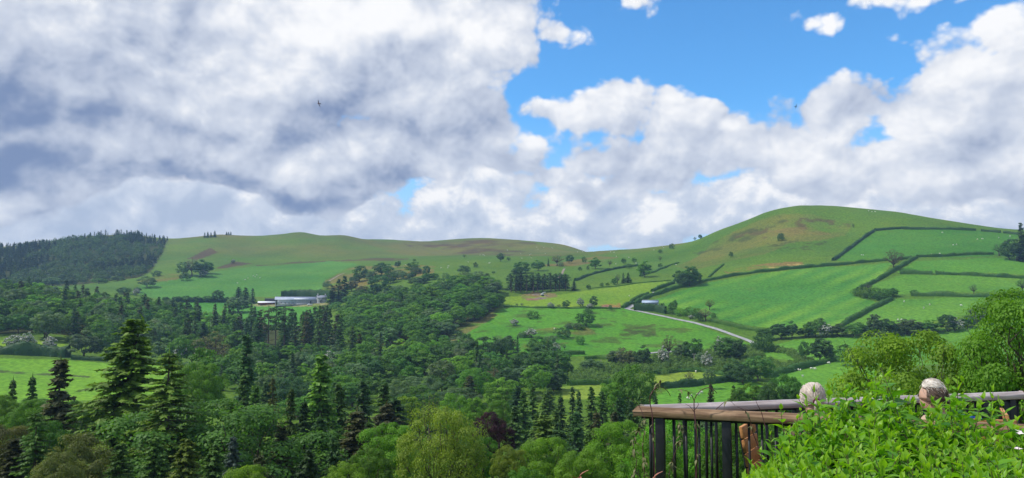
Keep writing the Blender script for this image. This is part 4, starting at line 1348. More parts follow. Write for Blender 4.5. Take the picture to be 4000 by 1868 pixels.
def spur_tree(x, y, z, px, py):
    col = rgw.choice(['oak', 'deep', 'bright', 'deep', 'grey', 'dark', 'oak'], p=[.24, .18, .20, .12, .08, .04, .14])
    h = rgw.uniform(8.0, 11.5)
    plant(lod('oak', y), (x, y, z - 0.2), h, rgw.uniform(11.5, 16), col, 'oak wood on the spur', name='oak_tree')


wood([(1325, 1290), (1380, 1215), (1470, 1190), (1620, 1160), (1760, 1130), (1870, 1112), (1945, 1120), (1965, 1150), (1955, 1195), (1880, 1240), (1800, 1290), (1720, 1335), (1600, 1350), (1430, 1362)], 395, 640, 11.5, spur_tree, 300)


def left_wood(x, y, z, px, py):
    if px < -150:
        return
    con = rgw.random() < (0.08 if px < 280 else 0.40 if px < 950 else 0.80)
    if con:
        plant(lod('fir', y), (x, y, z - 0.2), rgw.uniform(14, 19), rgw.uniform(7, 9.5), rgw.choice(['fir', 'fir', 'firmid', 'firbr']), 'wooded bank left of farm' if px < 950 else 'conifers before the farm')
    else:
        h = rgw.uniform(10, 15)
        plant(lod('oak', y), (x, y, z - 0.2), h, h * rgw.uniform(0.95, 1.2), rgw.choice(['oak', 'deep', 'bright', 'grey', 'oak', 'bright']), 'wooded bank left of farm')


wood([(-250, 1320), (0, 1318), (200, 1330), (330, 1350), (420, 1360), (620, 1370), (900, 1395), (1000, 1385), (1250, 1385), (1340, 1380), (1335, 1320), (1280, 1290), (1000, 1290), (900, 1285), (600, 1235), (300, 1190), (0, 1165), (-250, 1160)], 340, 600, 12.5, left_wood, 320)
for (x, t, b, w) in [(1010, 1225, 1392, 60), (1045, 1215, 1398, 62), (1075, 1208, 1402, 55), (1110, 1215, 1400, 66), (1150, 1230, 1402, 60), (1195, 1222, 1400, 62), (1245, 1204, 1400, 66), (1285, 1215, 1398, 62), (1330, 1235, 1396, 66), (1375, 1280, 1400, 60), (1405, 1310, 1402, 50), (960, 1250, 1398, 55)]:
    tree_on(x, t, b, w, 'pine' if x in (1075, 1110, 1045) else 'fir', rgw.choice(['fir', 'firmid', 'firbr']), 'tall stand before the farm')

def low_wood(x, y, z, px, py):
    h = rgw.uniform(6, 11)
    con = rgw.random() < 0.18
    plant(lod('fir' if con else 'oak', y), (x, y, z - 0.2), h * (1.35 if con else 1), h * (0.5 if con else rgw.uniform(0.9, 1.35)), rgw.choice(['fir', 'firmid']) if con else rgw.choice(['oak', 'deep', 'grey', 'bright', 'deep', 'dark']), 'valley floor canopy', name=None if con else 'canopy_broadleaf_tree')  # generic broadleaf trees, no particular species


wood([(800, 1440), (1000, 1415), (1300, 1400), (1500, 1400), (1800, 1390), (2000, 1402), (2130, 1415), (2180, 1440), (2190, 1500), (2200, 1560), (1500, 1560), (1000, 1560), (760, 1540)], 230, 360, 13.5, low_wood, 200)
wood([(860, 1390), (1000, 1400), (1340, 1395), (1440, 1370), (1740, 1345), (1900, 1362), (2100, 1395), (1900, 1420), (1500, 1420), (900, 1440)], 300, 430, 12.0, low_wood, 280)

# rows of the valley bottom: foot distance, tip, width
V_ = 'valley bottom trees'
for (x, t, d, w, f, c) in [
    (330, 1290, 345, 120, 'oak', 'grey'), (60, 1305, 352, 70, 'haw', 'haw'), (110, 1295, 350, 60, 'haw', 'haw'), (195, 1312, 350, 50, 'haw', 'haw'), (420, 1290, 352, 90, 'oak', 'deep'), (705, 1310, 345, 90, 'oak', 'bright'), (760, 1305, 352, 100, 'oak', 'oak'), (640, 1320, 350, 100, 'oak', 'grey'),
    (830, 1292, 300, 130, 'open', 'brown'), (925, 1360, 290, 70, 'oak', 'bright'), (700, 1345, 345, 60, 'haw', 'haw'), (880, 1395, 285, 90, 'oak', 'deep'), (1030, 1415, 280, 90, 'oak', 'bright'), (1110, 1440, 270, 80, 'open', 'grey'), (1160, 1380, 320, 70, 'oak', 'grey'), (1210, 1375, 320, 80, 'oak', 'grey'), (1290, 1370, 330, 90, 'haw', 'haw'),
    (1380, 1418, 270, 130, 'oak', 'grey'), (1460, 1358, 315, 70, 'oak', 'grey'), (1545, 1362, 315, 110, 'oak', 'oak'), (1600, 1375, 318, 90, 'oak', 'oak'), (1660, 1368, 318, 110, 'oak', 'oak'), (1745, 1372, 322, 100, 'oak', 'oak'), (1775, 1388, 300, 140, 'oak', 'bright'), (1640, 1468, 245, 150, 'oak', 'grey'), (1560, 1480, 235, 90, 'oak', 'grey'),
    (1850, 1436, 235, 150, 'oak', 'oak'), (1965, 1472, 215, 130, 'oak', 'bright'), (1880, 1315, 345, 130, 'oak', 'dark'), (1962, 1322, 350, 80, 'oak', 'dark'), (1745, 1335, 360, 90, 'oak', 'deep'), (1800, 1345, 350, 70, 'bush', 'grey'), (1890, 1398, 300, 90, 'oak', 'grey'), (1930, 1435, 265, 80, 'open', 'brown'),
    (2050, 1395, 320, 90, 'oak', 'deep'), (2110, 1362, 340, 90, 'oak', 'deep'), (2060, 1430, 280, 130, 'oak', 'grey'), (2220, 1417, 318, 46, 'oak', 'dark'), (2160, 1460, 262, 70, 'oak', 'grey'), (2310, 1400, 325, 90, 'oak', 'grey'), (2410, 1370, 340, 80, 'oak', 'grey'), (2445, 1358, 335, 70, 'oak', 'brown'), (2480, 1372, 335, 50, 'oak', 'grey'), (2515, 1348, 338, 60, 'oak', 'dark'),
    (2610, 1305, 345, 60, 'open', 'brown'), (2590, 1350, 340, 40, 'haw', 'haw'), (2700, 1322, 352, 84, 'oak', 'deep'), (2745, 1375, 345, 60, 'oak', 'grey'), (2660, 1345, 355, 60, 'oak', 'grey'), (2845, 1318, 355, 110, 'oak', 'deep'), (2885, 1330, 350, 50, 'oak', 'dark'), (2808, 1312, 372, 36, 'haw', 'haw'), (2760, 1372, 330, 40, 'haw', 'haw'),
    (2870, 1400, 300, 90, 'oak', 'dark'), (2960, 1390, 300, 110, 'oak', 'deep'), (2905, 1425, 292, 90, 'oak', 'dark'), (2770, 1440, 282, 46, 'oak', 'grey'), (2692, 1450, 295, 44, 'open', 'brown'), (2960, 1310, 385, 50, 'bush', 'deep'), (3000, 1300, 385, 40, 'bush', 'deep'),
    (3140, 1333, 352, 44, 'oak', 'deep'), (3205, 1322, 350, 84, 'oak', 'dark'), (3305, 1345, 335, 80, 'oak', 'deep'), (3240, 1350, 348, 40, 'oak', 'deep'), (3450, 1320, 348, 60, 'oak', 'dark'), (3360, 1350, 330, 70, 'oak', 'grey'),
    (2460, 1424, 175, 180, 'oak', 'oak'), (2390, 1495, 170, 110, 'oak', 'bright'), (1775, 1536, 150, 120, 'oak', 'bright'), (1590, 1548, 140, 110, 'oak', 'lime'), (1860, 1552, 140, 90, 'oak', 'bright'), (1950, 1560, 135, 100, 'oak', 'oak'), (1680, 1530, 155, 90, 'open', 'lime'),
    (2935, 1492, 150, 95, 'oak', 'bright'), (3072, 1462, 150, 150, 'oak', 'deep'), (3010, 1490, 140, 110, 'oak', 'dark'), (3150, 1500, 135, 110, 'oak', 'dark'), (2890, 1515, 140, 80, 'oak', 'deep')]:
    tree_at(x, t, d, w, f, c, V_)

for (x, t, b, w, f, c) in [(2990, 1285, 1330, 60, 'oak', 'deep'), (3048, 1268, 1325, 70, 'oak', 'dark'), (3095, 1258, 1322, 50, 'oak', 'dark'), (3145, 1278, 1318, 60, 'oak', 'deep'), (3185, 1246, 1316, 80, 'oak', 'deep'), (3225, 1264, 1316, 60, 'haw', 'haw'), (3275, 1266, 1314, 70, 'oak', 'grey'), (3335, 1262, 1314, 90, 'oak', 'deep'), (3385, 1270, 1312, 60, 'oak', 'dark'),
    (3420, 1232, 1312, 50, 'oak', 'grey'), (3455, 1248, 1310, 84, 'oak', 'dark'), (3500, 1272, 1308, 40, 'bush', 'deep'), (3545, 1250, 1306, 90, 'oak', 'grey'), (3630, 1252, 1300, 90, 'oak', 'deep'), (3700, 1232, 1295, 60, 'oak', 'dark'), (3735, 1244, 1292, 50, 'haw', 'haw'), (3780, 1236, 1280, 60, 'oak', 'dark'), (3835, 1204, 1262, 90, 'oak', 'grey'), (3890, 1200, 1248, 70, 'oak', 'grey'), (3935, 1196, 1240, 70, 'oak', 'deep')]:
    tree_on(x, t, b, w, f, c, 'row between hillside pastures')

# ------------------------------------------------------------------ foreground conifers and garden trees
NF = 'foreground bank trees'
tree_at(490, 1236, 74, 430, 'fir', 'firlt', NF, 'tallest foreground fir, ragged crown leaning over the bright meadow', jit=0.02, proto=0, rz=0.3)
tree_at(662, 1368, 66, 400, 'larch', 'firlt', NF, 'foreground conifer with flat layered pale green branches right of the tall fir', jit=0.02)
tree_at(238, 1396, 88, 150, 'slim', 'firbr', NF, 'dark brownish spire-shaped conifer in front of the bright meadow', jit=0.02)
tree_at(145, 1600, 50, 250, 'larch', 'firmid', NF, 'sparse larch with a pale trunk at the bottom left corner', jit=0.02)
tree_at(330, 1690, 52, 330, 'oak', 'bronze', NF, 'bronze-green bushy tree at the bottom left below the tall fir', jit=0.02)
for (x, t, d, w, f, c) in [
    (52, 1478, 110, 90, 'fir', 'firmid'), (128, 1466, 112, 100, 'fir', 'firmid'), (20, 1540, 95, 150, 'oak', 'bright'), (110, 1560, 90, 170, 'oak', 'oak'), (-40, 1650, 60, 240, 'oak', 'bronze'), (300, 1560, 96, 140, 'oak', 'deep'), (60, 1700, 52, 260, 'fir', 'firbr'),
    (567, 1452, 140, 70, 'fir', 'blue'), (620, 1440, 130, 90, 'oak', 'oak'), (755, 1360, 165, 190, 'oak', 'oak'), (793, 1416, 135, 170, 'oak', 'bright'), (700, 1410, 140, 90, 'open', 'bronze'), (966, 1302, 150, 90, 'slim', 'fir'), (915, 1560, 78, 170, 'fir', 'firmid'), (955, 1458, 110, 90, 'slim', 'firmid'), (1000, 1500, 105, 120, 'fir', 'firmid'),
    (912, 1695, 56, 170, 'fir', 'blue'), (850, 1590, 84, 150, 'fir', 'firlt'), (780, 1560, 92, 150, 'fir', 'firmid'), (1066, 1470, 92, 110, 'larch', 'bronze'), (1137, 1508, 96, 110, 'fir', 'firlt'), (1255, 1376, 100, 190, 'fir', 'firlt'), (1325, 1490, 108, 150, 'fir', 'firmid'), (1420, 1478, 112, 150, 'fir', 'fir'), (1500, 1486, 115, 150, 'fir', 'firmid'),
    (1190, 1560, 80, 180, 'fir', 'fir'), (1100, 1650, 70, 220, 'fir', 'firbr'), (1250, 1620, 72, 220, 'fir', 'fir'), (1020, 1640, 72, 200, 'fir', 'firbr'), (1380, 1600, 84, 170, 'fir', 'firmid'), (720, 1700, 54, 260, 'fir', 'firlt'), (470, 1720, 50, 240, 'fir', 'firmid'), (1320, 1700, 60, 170, 'fir', 'fir'),
    (2080, 1500, 150, 80, 'fir', 'firmid'), (2130, 1530, 145, 80, 'fir', 'firmid'), (2190, 1545, 142, 80, 'fir', 'fir'), (2236, 1508, 150, 56, 'fir', 'fir'), (2260, 1524, 146, 60, 'fir', 'fir'), (2310, 1504, 150, 80, 'fir', 'firmid'), (2352, 1522, 140, 80, 'fir', 'firmid'), (2420, 1540, 135, 90, 'fir', 'fir'), (2465, 1560, 130, 80, 'fir', 'fir'), (2170, 1592, 110, 110, 'fir', 'firmid'), (2250, 1604, 108, 110, 'fir', 'fir'),
    (2330, 1606, 108, 110, 'fir', 'firbr'), (2045, 1522, 140, 90, 'fir', 'firmid'), (2500, 1530, 140, 70, 'fir', 'firmid'), (2560, 1540, 135, 60, 'fir', 'fir'), (2100, 1610, 105, 130, 'fir', 'firmid'), (2010, 1580, 120, 110, 'fir', 'firmid'), (2776, 1496, 150, 58, 'fir', 'firbr'), (2865, 1502, 150, 56, 'fir', 'firmid'), (2655, 1532, 145, 46, 'fir', 'firmid'), (2400, 1600, 112, 100, 'fir', 'firbr'), (2480, 1610, 112, 100, 'fir', 'firmid'),
    (1540, 1652, 62, 240, 'oak', 'bright'), (1340, 1800, 40, 190, 'oak', 'lime'), (960, 1812, 42, 200, 'oak', 'lime'), (1985, 1735, 48, 130, 'oak', 'gold'), (2130, 1705, 52, 240, 'oak', 'bright'), (2270, 1752, 46, 200, 'oak', 'bright'), (2420, 1640, 50, 240, 'oak', 'bright'), (2660, 1612, 44, 380, 'oak', 'bright'), (2850, 1640, 40, 300, 'oak', 'oak'), (2560, 1690, 40, 250, 'oak', 'bright'), (2040, 1820, 38, 200, 'oak', 'oak'), (3000, 1590, 60, 260, 'oak', 'oak'), (3250, 1560, 60, 260, 'oak', 'deep'), (3500, 1560, 50, 300, 'oak', 'deep'), (3800, 1560, 48, 300, 'oak', 'deep')]:
    tree_at(x, t, d, w, f, c, NF)
for (x, t, d, w, f, c) in [(-60, 1600, 80, 220, 'fir', 'firmid'), (180, 1640, 70, 220, 'oak', 'deep'), (400, 1600, 84, 200, 'fir', 'firmid'), (560, 1570, 92, 200, 'fir', 'firlt'), (620, 1690, 60, 220, 'fir', 'firmid'), (830, 1720, 58, 220, 'fir', 'firmid'), (1010, 1770, 50, 220, 'fir', 'firbr'), (1200, 1740, 52, 230, 'fir', 'fir'), (1440, 1640, 76, 170, 'fir', 'firmid'), (240, 1760, 44, 230, 'oak', 'bronze'), (900, 1640, 80, 180, 'fir', 'fir'), (1450, 1740, 52, 180, 'oak', 'oak'), (1880, 1700, 54, 150, 'oak', 'oak'), (2180, 1640, 84, 150, 'fir', 'fir'), (2300, 1680, 74, 150, 'fir', 'firmid')]:
    tree_at(x, t, d, w, f, c, NF)
tree_at(1745, 1585, 50, 330, 'open', 'gold', NF, 'large twiggy golden green tree at the bottom centre', jit=0.02)
tree_at(1925, 1604, 62, 150, 'oak', 'copper', NF, 'dark purple copper beech beside the golden green tree', jit=0.02)
tree_at(3530, 1285, 31, 520, 'oak', 'lime', NF, 'wide loose yellow-green willow behind the seated people', jit=0.02)
tree_at(4060, 1120, 27, 560, 'oak', 'bright', NF, 'bright oak with dark branches at the right edge', jit=0.02, rz=0.5)
tree_at(3870, 1395, 30, 300, 'oak', 'bright', NF, 'low bright foliage of a tree left of the edge oak', jit=0.02)

# ------------------------------------------------------------------ canopy filling the valley floor
LX = [-200, 0, 400, 900, 1000, 1400, 2000, 2300, 2560, 3000, 3300, 3700, 4300]
LY = [1550, 1555, 1540, 1515, 1465, 1455, 1460, 1535, 1570, 1550, 1500, 1480, 1480]
for d in (300, 272, 248, 226, 205, 185, 166, 148, 130, 112, 95, 80):
    stepx = 12.0 if d > 150 else 11.0
    x = -0.75 * d
    while x < 0.75 * d:
        xx, yy = x + rgw.normal(0, 2), d + rgw.normal(0, 5)
        z = float(ground(xx, yy))
        px, py = proj(np.array((xx, yy, z)))
        i = np.clip(np.searchsorted(RHO, math.hypot(xx, yy)) - 1, 0, len(RHO) - 1)
        j = np.clip(np.searchsorted(AZ, math.degrees(math.atan2(xx, yy))) - 1, 0, len(AZ) - 1)
        lim = np.interp(px, LX, LY) + rgw.uniform(0, 60) + max(0, (150 - d)) * 2.6
        h = min((py - lim) / F * d, rgw.uniform(7, 13) if d > 120 else 20)
        if fid[i, j] < 0 and h > 2.2 and not (px > 2180 and d > 170):
            con = rgw.random() < (0.75 if 950 < px < 1580 and d < 125 else 0.40 if px < 1500 or 2000 < px < 2550 else 0.2) and h > 6
            fam = 'fir' if con else 'oak'
            colr = rgw.choice(['fir', 'firmid', 'firlt', 'firbr']) if con else rgw.choice(['oak', 'bright', 'deep', 'grey', 'dark', 'oak'])
            plant(lod(fam, d), (xx, yy, z - 0.2), h, h * (0.45 if con else rgw.uniform(0.9, 1.2)) + 3.0, colr, 'valley floor canopy', name=None if con else 'canopy_broadleaf_tree')  # fill trees are generic broadleaf, species not identified
        x += stepx


# ------------------------------------------------------------------ young thicket in the valley (countless saplings)
def thicket():
    rg = np.random.default_rng(61)
    P = poly_px([(2190, 1500), (2260, 1440), (2400, 1430), (2560, 1405), (2700, 1385), (2900, 1365), (3020, 1365), (3120, 1385), (3180, 1420), (3000, 1475), (2880, 1478), (2760, 1452), (2640, 1452), (2540, 1480), (2430, 1498), (2300, 1504)], 200)
    a = np.array(P)
    g = Geo()
    q4 = []
    for q in PROTO['bush']:
        co = np.empty(len(q['crown'].vertices) * 3, np.float32)
        q['crown'].vertices.foreach_get('co', co)
        q4.append((co.reshape(-1, 4, 3), q))
    n = 0
    while n < 1300:
        x, y = rg.uniform(a[:, 0].min(), a[:, 0].max()), rg.uniform(a[:, 1].min(), a[:, 1].max())
        if not inpoly(np.array([x]), np.array([y]), P)[0] or fbm(np.array(x / 14), np.array(y / 14), 2, 4) < 0.36:
            continue
        z = float(ground(x, y))
        v, q = q4[int(rg.integers(4))]
        v = v[rg.choice(len(v), 170, replace=False)]
        c = v.mean(1, keepdims=True)
        h = rg.uniform(1.4, 3.2)
        w = rg.uniform(1.5, 3.4)
        v = (c + (v - c) * 2.6) * np.array((w / q['W'], w / q['W'], h / q['H'])) + np.array((x, y, z))
        g.add(v.reshape(-1, 3), np.arange(len(v) * 4).reshape(-1, 4), np.repeat(np.clip(rg.normal(0.5, 0.2) + rg.normal(0, 0.1, len(v)), 0, 1), 4))
        n += 1
    o = child('shrubbery', g.mesh('shrubbery', [M_LEAF]), None)
    o.color = (0.150, 0.250, 0.065, 1)
    tag(o, 'thicket of young willow saplings on the valley floor', 'thicket', None, 'stuff')


thicket()
# ------------------------------------------------------------------ helpers for built things
def box_np(c, s, rz=0.0, taper=0.0):
    """box centre c, size s, turned by rz; returns verts, faces"""
    x, y, z = (v / 2 for v in s)
    v = np.array([(-x, -y, -z), (x, -y, -z), (x, y, -z), (-x, y, -z), (-x, -y, z), (x, -y, z), (x, y, z), (-x, y, z)], float)
    v[4:, :2] *= 1 - taper
    ca, sa = math.cos(rz), math.sin(rz)
    v[:, :2] = v[:, :2] @ np.array(((ca, sa), (-sa, ca)))
    f = np.array([(0, 3, 2, 1), (4, 5, 6, 7), (0, 1, 5, 4), (1, 2, 6, 5), (2, 3, 7, 6), (3, 0, 4, 7)])
    return v + np.array(c), f


def part(name, parent, mat, *shapes, smooth=False, bevel=0.0):
    g = Geo()
    for v, f in shapes:
        g.add(v, f)
    o = child(name, g.mesh(name, [mat], smooth), parent)
    if bevel:
        m = o.modifiers.new('bevel', 'BEVEL')
        m.width = bevel
        m.segments = 2
    return o


def ribbon(name, pts, width, mat, lift=0.10, d0=150, label=None, step=2.0):
    P = np.array([hit(x, y, d0) for x, y in pts])
    s = np.r_[0, np.cumsum(np.linalg.norm(np.diff(P[:, :2], axis=0), axis=1))]
    n = max(6, int(s[-1] / step))
    t = np.linspace(0, s[-1], n)
    x, y = np.interp(t, s, P[:, 0]), np.interp(t, s, P[:, 1])
    for k in range(3):
        x[1:-1] = (x[:-2] + 2 * x[1:-1] + x[2:]) / 4
        y[1:-1] = (y[:-2] + 2 * y[1:-1] + y[2:]) / 4
    tx, ty = np.gradient(x), np.gradient(y)
    ln = np.hypot(tx, ty)
    nx, ny = -ty / ln, tx / ln
    cols = []
    zc = ground(x, y)
    for a in (-0.5, -0.25, 0, 0.25, 0.5):
        xx, yy = x + nx * a * width, y + ny * a * width
        cols.append(np.stack([xx, yy, np.maximum(ground(xx, yy), zc - 0.25) + lift + 0.05 * (1 - abs(a) * 2)], -1))
    v = np.stack(cols, 1)
    idx = np.arange(n * 5).reshape(n, 5)
    f = np.stack([idx[:-1, :-1], idx[:-1, 1:], idx[1:, 1:], idx[1:, :-1]], -1).reshape(-1, 4)
    o = child(name, mesh_np(name, v.reshape(-1, 3), f, mat, True), None)
    tag(o, label, None, None, 'structure')
    return o


M_ROAD = plain('worn_tarmac', (0.33, 0.33, 0.32), 0.9, 0.18, 0.4, 0.15)
M_TRACK = plain('earth_track', (0.26, 0.22, 0.17), 0.95, 0.2, 0.4, 0.1)
ribbon('road', [(2450, 1207), (2520, 1222), (2600, 1238), (2700, 1259), (2780, 1280), (2850, 1304), (2900, 1322), (2935, 1336), (2950, 1347)], 3.0, M_ROAD, 0.22, label='narrow pale tarmac lane curving down the slope')
ribbon('lane', [(2446, 1208), (2470, 1194), (2500, 1174), (2540, 1152), (2560, 1142)], 3.4, M_ROAD, 0.18, label='lane running uphill between two clipped hedges')
ribbon('road', [(2520, 1383), (2580, 1377), (2640, 1373), (2700, 1371)], 3.4, M_ROAD, 0.25, label='short stretch of valley road behind the bare tree')
ribbon('path', [(2163, 1095), (2180, 1085), (2196, 1070), (2205, 1050)], 2.0, M_TRACK, 0.15, label='sandy track climbing past the pine block')
ribbon('path', [(1280, 1102), (1300, 1090), (1325, 1075), (1345, 1068)], 2.2, M_TRACK, 0.15, label='brown track climbing behind the farm')

# ------------------------------------------------------------------ farm
M_SHEET = plain('grey_sheeting', (0.30, 0.33, 0.38), 0.6, 0.15, 0.8, 0.3)
M_ROOF = plain('blue_grey_roof', (0.34, 0.39, 0.48), 0.5, 0.12, 0.5, 0.35)
M_WHITE = plain('white_sheet', (0.78, 0.79, 0.80), 0.5, 0.06, 0.8, 0.3)
M_DARK = plain('dark_opening', (0.022, 0.022, 0.026), 0.9, 0.3, 1.0, 0.1)
M_STONE = plain('rendered_stone', (0.46, 0.46, 0.45), 0.9, 0.2, 1.2, 0.1)
M_SLATE = plain('slate', (0.22, 0.24, 0.28), 0.7, 0.2, 1.0, 0.2)
M_RUST = plain('red_oxide', (0.16, 0.055, 0.045), 0.8, 0.3, 1.0, 0.1)
M_BLACK = plain('black_sheet', (0.028, 0.030, 0.034), 0.7, 0.3, 1.0, 0.2)
M_YELL = plain('yellow_paint', (0.62, 0.46, 0.06), 0.6, 0.1, 1.0, 0.3)
M_TYRE = plain('tyre', (0.03, 0.03, 0.03), 0.9, 0.2, 4.0, 0.1)
M_GLASS = plain('window_glass', (0.05, 0.06, 0.075), 0.15, 0.2, 1.0, 0.5)


def gable(L, W, he, hr, over=0.4):
    """walls and roof of a building with its length along x"""
    w = np.array([(-L / 2, -W / 2, -1), (L / 2, -W / 2, -1), (L / 2, W / 2, -1), (-L / 2, W / 2, -1), (-L / 2, -W / 2, he), (L / 2, -W / 2, he), (L / 2, W / 2, he), (-L / 2, W / 2, he), (-L / 2, 0, hr), (L / 2, 0, hr)], float)
    wf = np.array([(0, 1, 5, 4), (1, 2, 6, 5), (2, 3, 7, 6), (3, 0, 4, 7), (4, 8, 7, 7), (5, 6, 9, 9)])
    sl = (hr - he) / (W / 2)
    roofs = []
    for sg in (-1, 1):
        t = 0.14
        e = np.array([(-L / 2 - over, sg * (W / 2 + over), he - sl * over + 0.03), (L / 2 + over, sg * (W / 2 + over), he - sl * over + 0.03), (L / 2 + over, 0, hr + 0.03), (-L / 2 - over, 0, hr + 0.03)])
        v = np.r_[e, e + np.array((0, 0, t))]
        f = np.array([(0, 1, 2, 3), (7, 6, 5, 4), (0, 4, 5, 1), (1, 5, 6, 2), (2, 6, 7, 3), (3, 7, 4, 0)])
        roofs.append((v, f))
    return (w, wf), roofs


def facing(px, py, d0=300, rz=0.0):
    g = hit(px, py, d0)
    return g, math.atan2(-g.x, g.y) * 1.0 + rz


def ppm(g):
    return F / g.y


# big barn, long side towards the valley
g, rz = facing(1157, 1190, 500)
k = 1 / ppm(g)
L = 156 * k
barn = empty('barn', g, rz)
tag(barn, 'long grey sheeted cattle barn with blue-grey roof at the farm', 'barn', 'farm buildings')
wl, rf = gable(L, 12, 19 * k, 29.5 * k)
part('wall', barn, M_SHEET, wl)
rfo = part('roof', barn, M_ROOF, *rf)
# ridge cap and the paler rooflight strip over the newer bays
part('ridge_cap', rfo, M_SHEET, box_np((0, 0, 29.5 * k + 0.22), (L + 0.6, 0.5, 0.14)))
sl = (29.5 - 19) * k / 6.0
for x0, x1 in ((-8 * k, 46 * k),):
    yy = -5.5
    zz = 19 * k + (6 - 5.5) * sl + 0.24
    v, f = box_np(((x0 + x1) / 2, 0, 0), (x1 - x0, 1.6, 0.06))
    a = math.atan(sl)
    v2 = v.copy()
    v2[:, 1] = v[:, 1] * math.cos(a) - v[:, 2] * math.sin(a) + yy + 0.35
    v2[:, 2] = v[:, 1] * math.sin(a) + v[:, 2] * math.cos(a) + zz + 0.2
    part('rooflight', rfo, M_WHITE, (v2, f))
for x in (-74, -70):
    part('doorway', barn, M_DARK, box_np((x * k, -6.05, 2.0), (0.9, 0.12, 4.0)))
for x in (-56, -41, -27, -12):
    part('doorway', barn, M_DARK, box_np((x * k, -6.05, 0.9), (1.0, 0.12, 1.8)))
part('doorway', barn, M_DARK, box_np((54 * k, -6.05, 1.6), (0.9, 0.12, 3.2)))
for x in np.arange(-72, 78, 15.0):
    part('wall_post', barn, M_STONE, box_np((x * k, -6.1, 19 * k / 2 - 0.3), (0.22, 0.16, 19 * k + 0.2)))
for x0, x1 in ((-66, -8), (-4, 46)):
    part('low_wall', barn, M_STONE, box_np(((x0 + x1) / 2 * k, -6.32, 0.30), ((x1 - x0) * k, 0.3, 1.1)))
for x in (-69, -65):
    part('gate_post', barn, M_WHITE, box_np((x * k, -6.35, 1.8), (0.28, 0.2, 3.6)))

g, rz = facing(1041, 1190, 500)
k = 1 / ppm(g)
shed = empty('open_shed', g, rz)
tag(shed, 'low open shed with white lean-to roof left of the long barn', 'shed', 'farm buildings')
L = 62 * k
part('back_wall', shed, M_RUST, box_np((0, 2.4, 0.9), (L, 0.2, 3.2)))
for x in np.linspace(-L / 2 + 0.2, L / 2 - 0.2, 6):
    part('post', shed, M_RUST, box_np((x, -2.3, 0.6), (0.2, 0.2, 2.4)))
v, f = box_np((0, 0, 0), (L + 0.8, 5.6, 0.12))
v[:, 2] += 2.2 + v[:, 1] * 0.22
part('roof', shed, M_WHITE, (v, f))
part('feed_barrier', shed, M_RUST, box_np((0, -2.3, 0.5), (L, 0.08, 0.9)))

g, rz = facing(1056, 1180, 500)
k = 1 / ppm(g)
tun = empty('polytunnel', g, rz)
tag(tun, 'black polytunnel with white end behind the white-roofed shed', 'polytunnel', 'farm buildings')
th = np.linspace(0, math.pi, 13)
L = 42 * k
arc = np.stack([np.cos(th) * 3.0, np.sin(th) * 3.2], -1)
v = np.concatenate([np.c_[np.full(13, x), arc] for x in np.linspace(-L / 2, L / 2, 9)])
idx = np.arange(9 * 13).reshape(9, 13)
part('cover', tun, M_BLACK, (v, np.stack([idx[:-1, :-1], idx[:-1, 1:], idx[1:, 1:], idx[1:, :-1]], -1).reshape(-1, 4)), smooth=True)
for x, m in ((-L / 2 - 0.03, M_WHITE), (L / 2 + 0.03, M_BLACK)):
    ve = np.r_[np.c_[np.full(13, x), arc], [[x, 0, 0]]]
    part('end_panel', tun, m, (ve, np.array([(i, i + 1, 13, 13) for i in range(12)])))

g, rz = facing(1256, 1181, 500, 0.15)
k = 1 / ppm(g)
hs = empty('farmhouse', g, rz)
tag(hs, 'small pale farmhouse with slate roof between barn and conifers', 'house', 'farm buildings')
L = 36 * k
wl, rf = gable(L, 6.5, 17 * k, 26 * k)
part('wall', hs, M_STONE, wl)
hr = part('roof', hs, M_SLATE, *rf)
for x in (-L / 2 + 0.8, L / 2 - 0.8):
    part('chimney', hr, M_STONE, box_np((x, 0, 26 * k + 0.7), (0.8, 0.7, 1.8)))
for x in (-2.4, 0.4, 2.6):
    for z in (1.0, 2.8):
        w_ = part('window', hs, M_WHITE, box_np((x, -3.27, z), (0.95, 0.08, 1.0)))
        part('pane', w_, M_GLASS, box_np((x, -3.32, z), (0.75, 0.06, 0.8)))
part('door', hs, M_DARK, box_np((-1.0, -3.28, 0.7), (0.9, 0.1, 2.0)))
part('porch', hs, M_SLATE, box_np((-1.0, -3.7, 2.0), (1.8, 1.0, 0.14)))

# pale shed behind the evergreen hedge
g, rz = facing(2541, 1206, 400, -0.10)
k = 1 / ppm(g)
g = Vector((g.x * 1.012, g.y * 1.012, float(ground(g.x * 1.012, g.y * 1.012))))
sh2 = empty('garage', g, rz)
tag(sh2, 'pale blue metal-roofed shed half hidden by the tall dark hedge', 'shed')
wl, rf = gable(60 * k, 6.0, 15 * k, 24 * k)
part('wall', sh2, M_SHEET, wl)
M_PALEROOF = plain('pale_blue_roof', (0.36, 0.45, 0.56), 0.45, 0.1, 0.6, 0.4)
ro = part('roof', sh2, M_PALEROOF, *rf)
part('ridge_cap', ro, M_WHITE, box_np((0, -0.2, 24 * k + 0.12), (60 * k + 0.8, 1.0, 0.12)))
part('door', sh2, M_WHITE, box_np((-4, -3.05, 1.0), (2.2, 0.1, 2.2)))


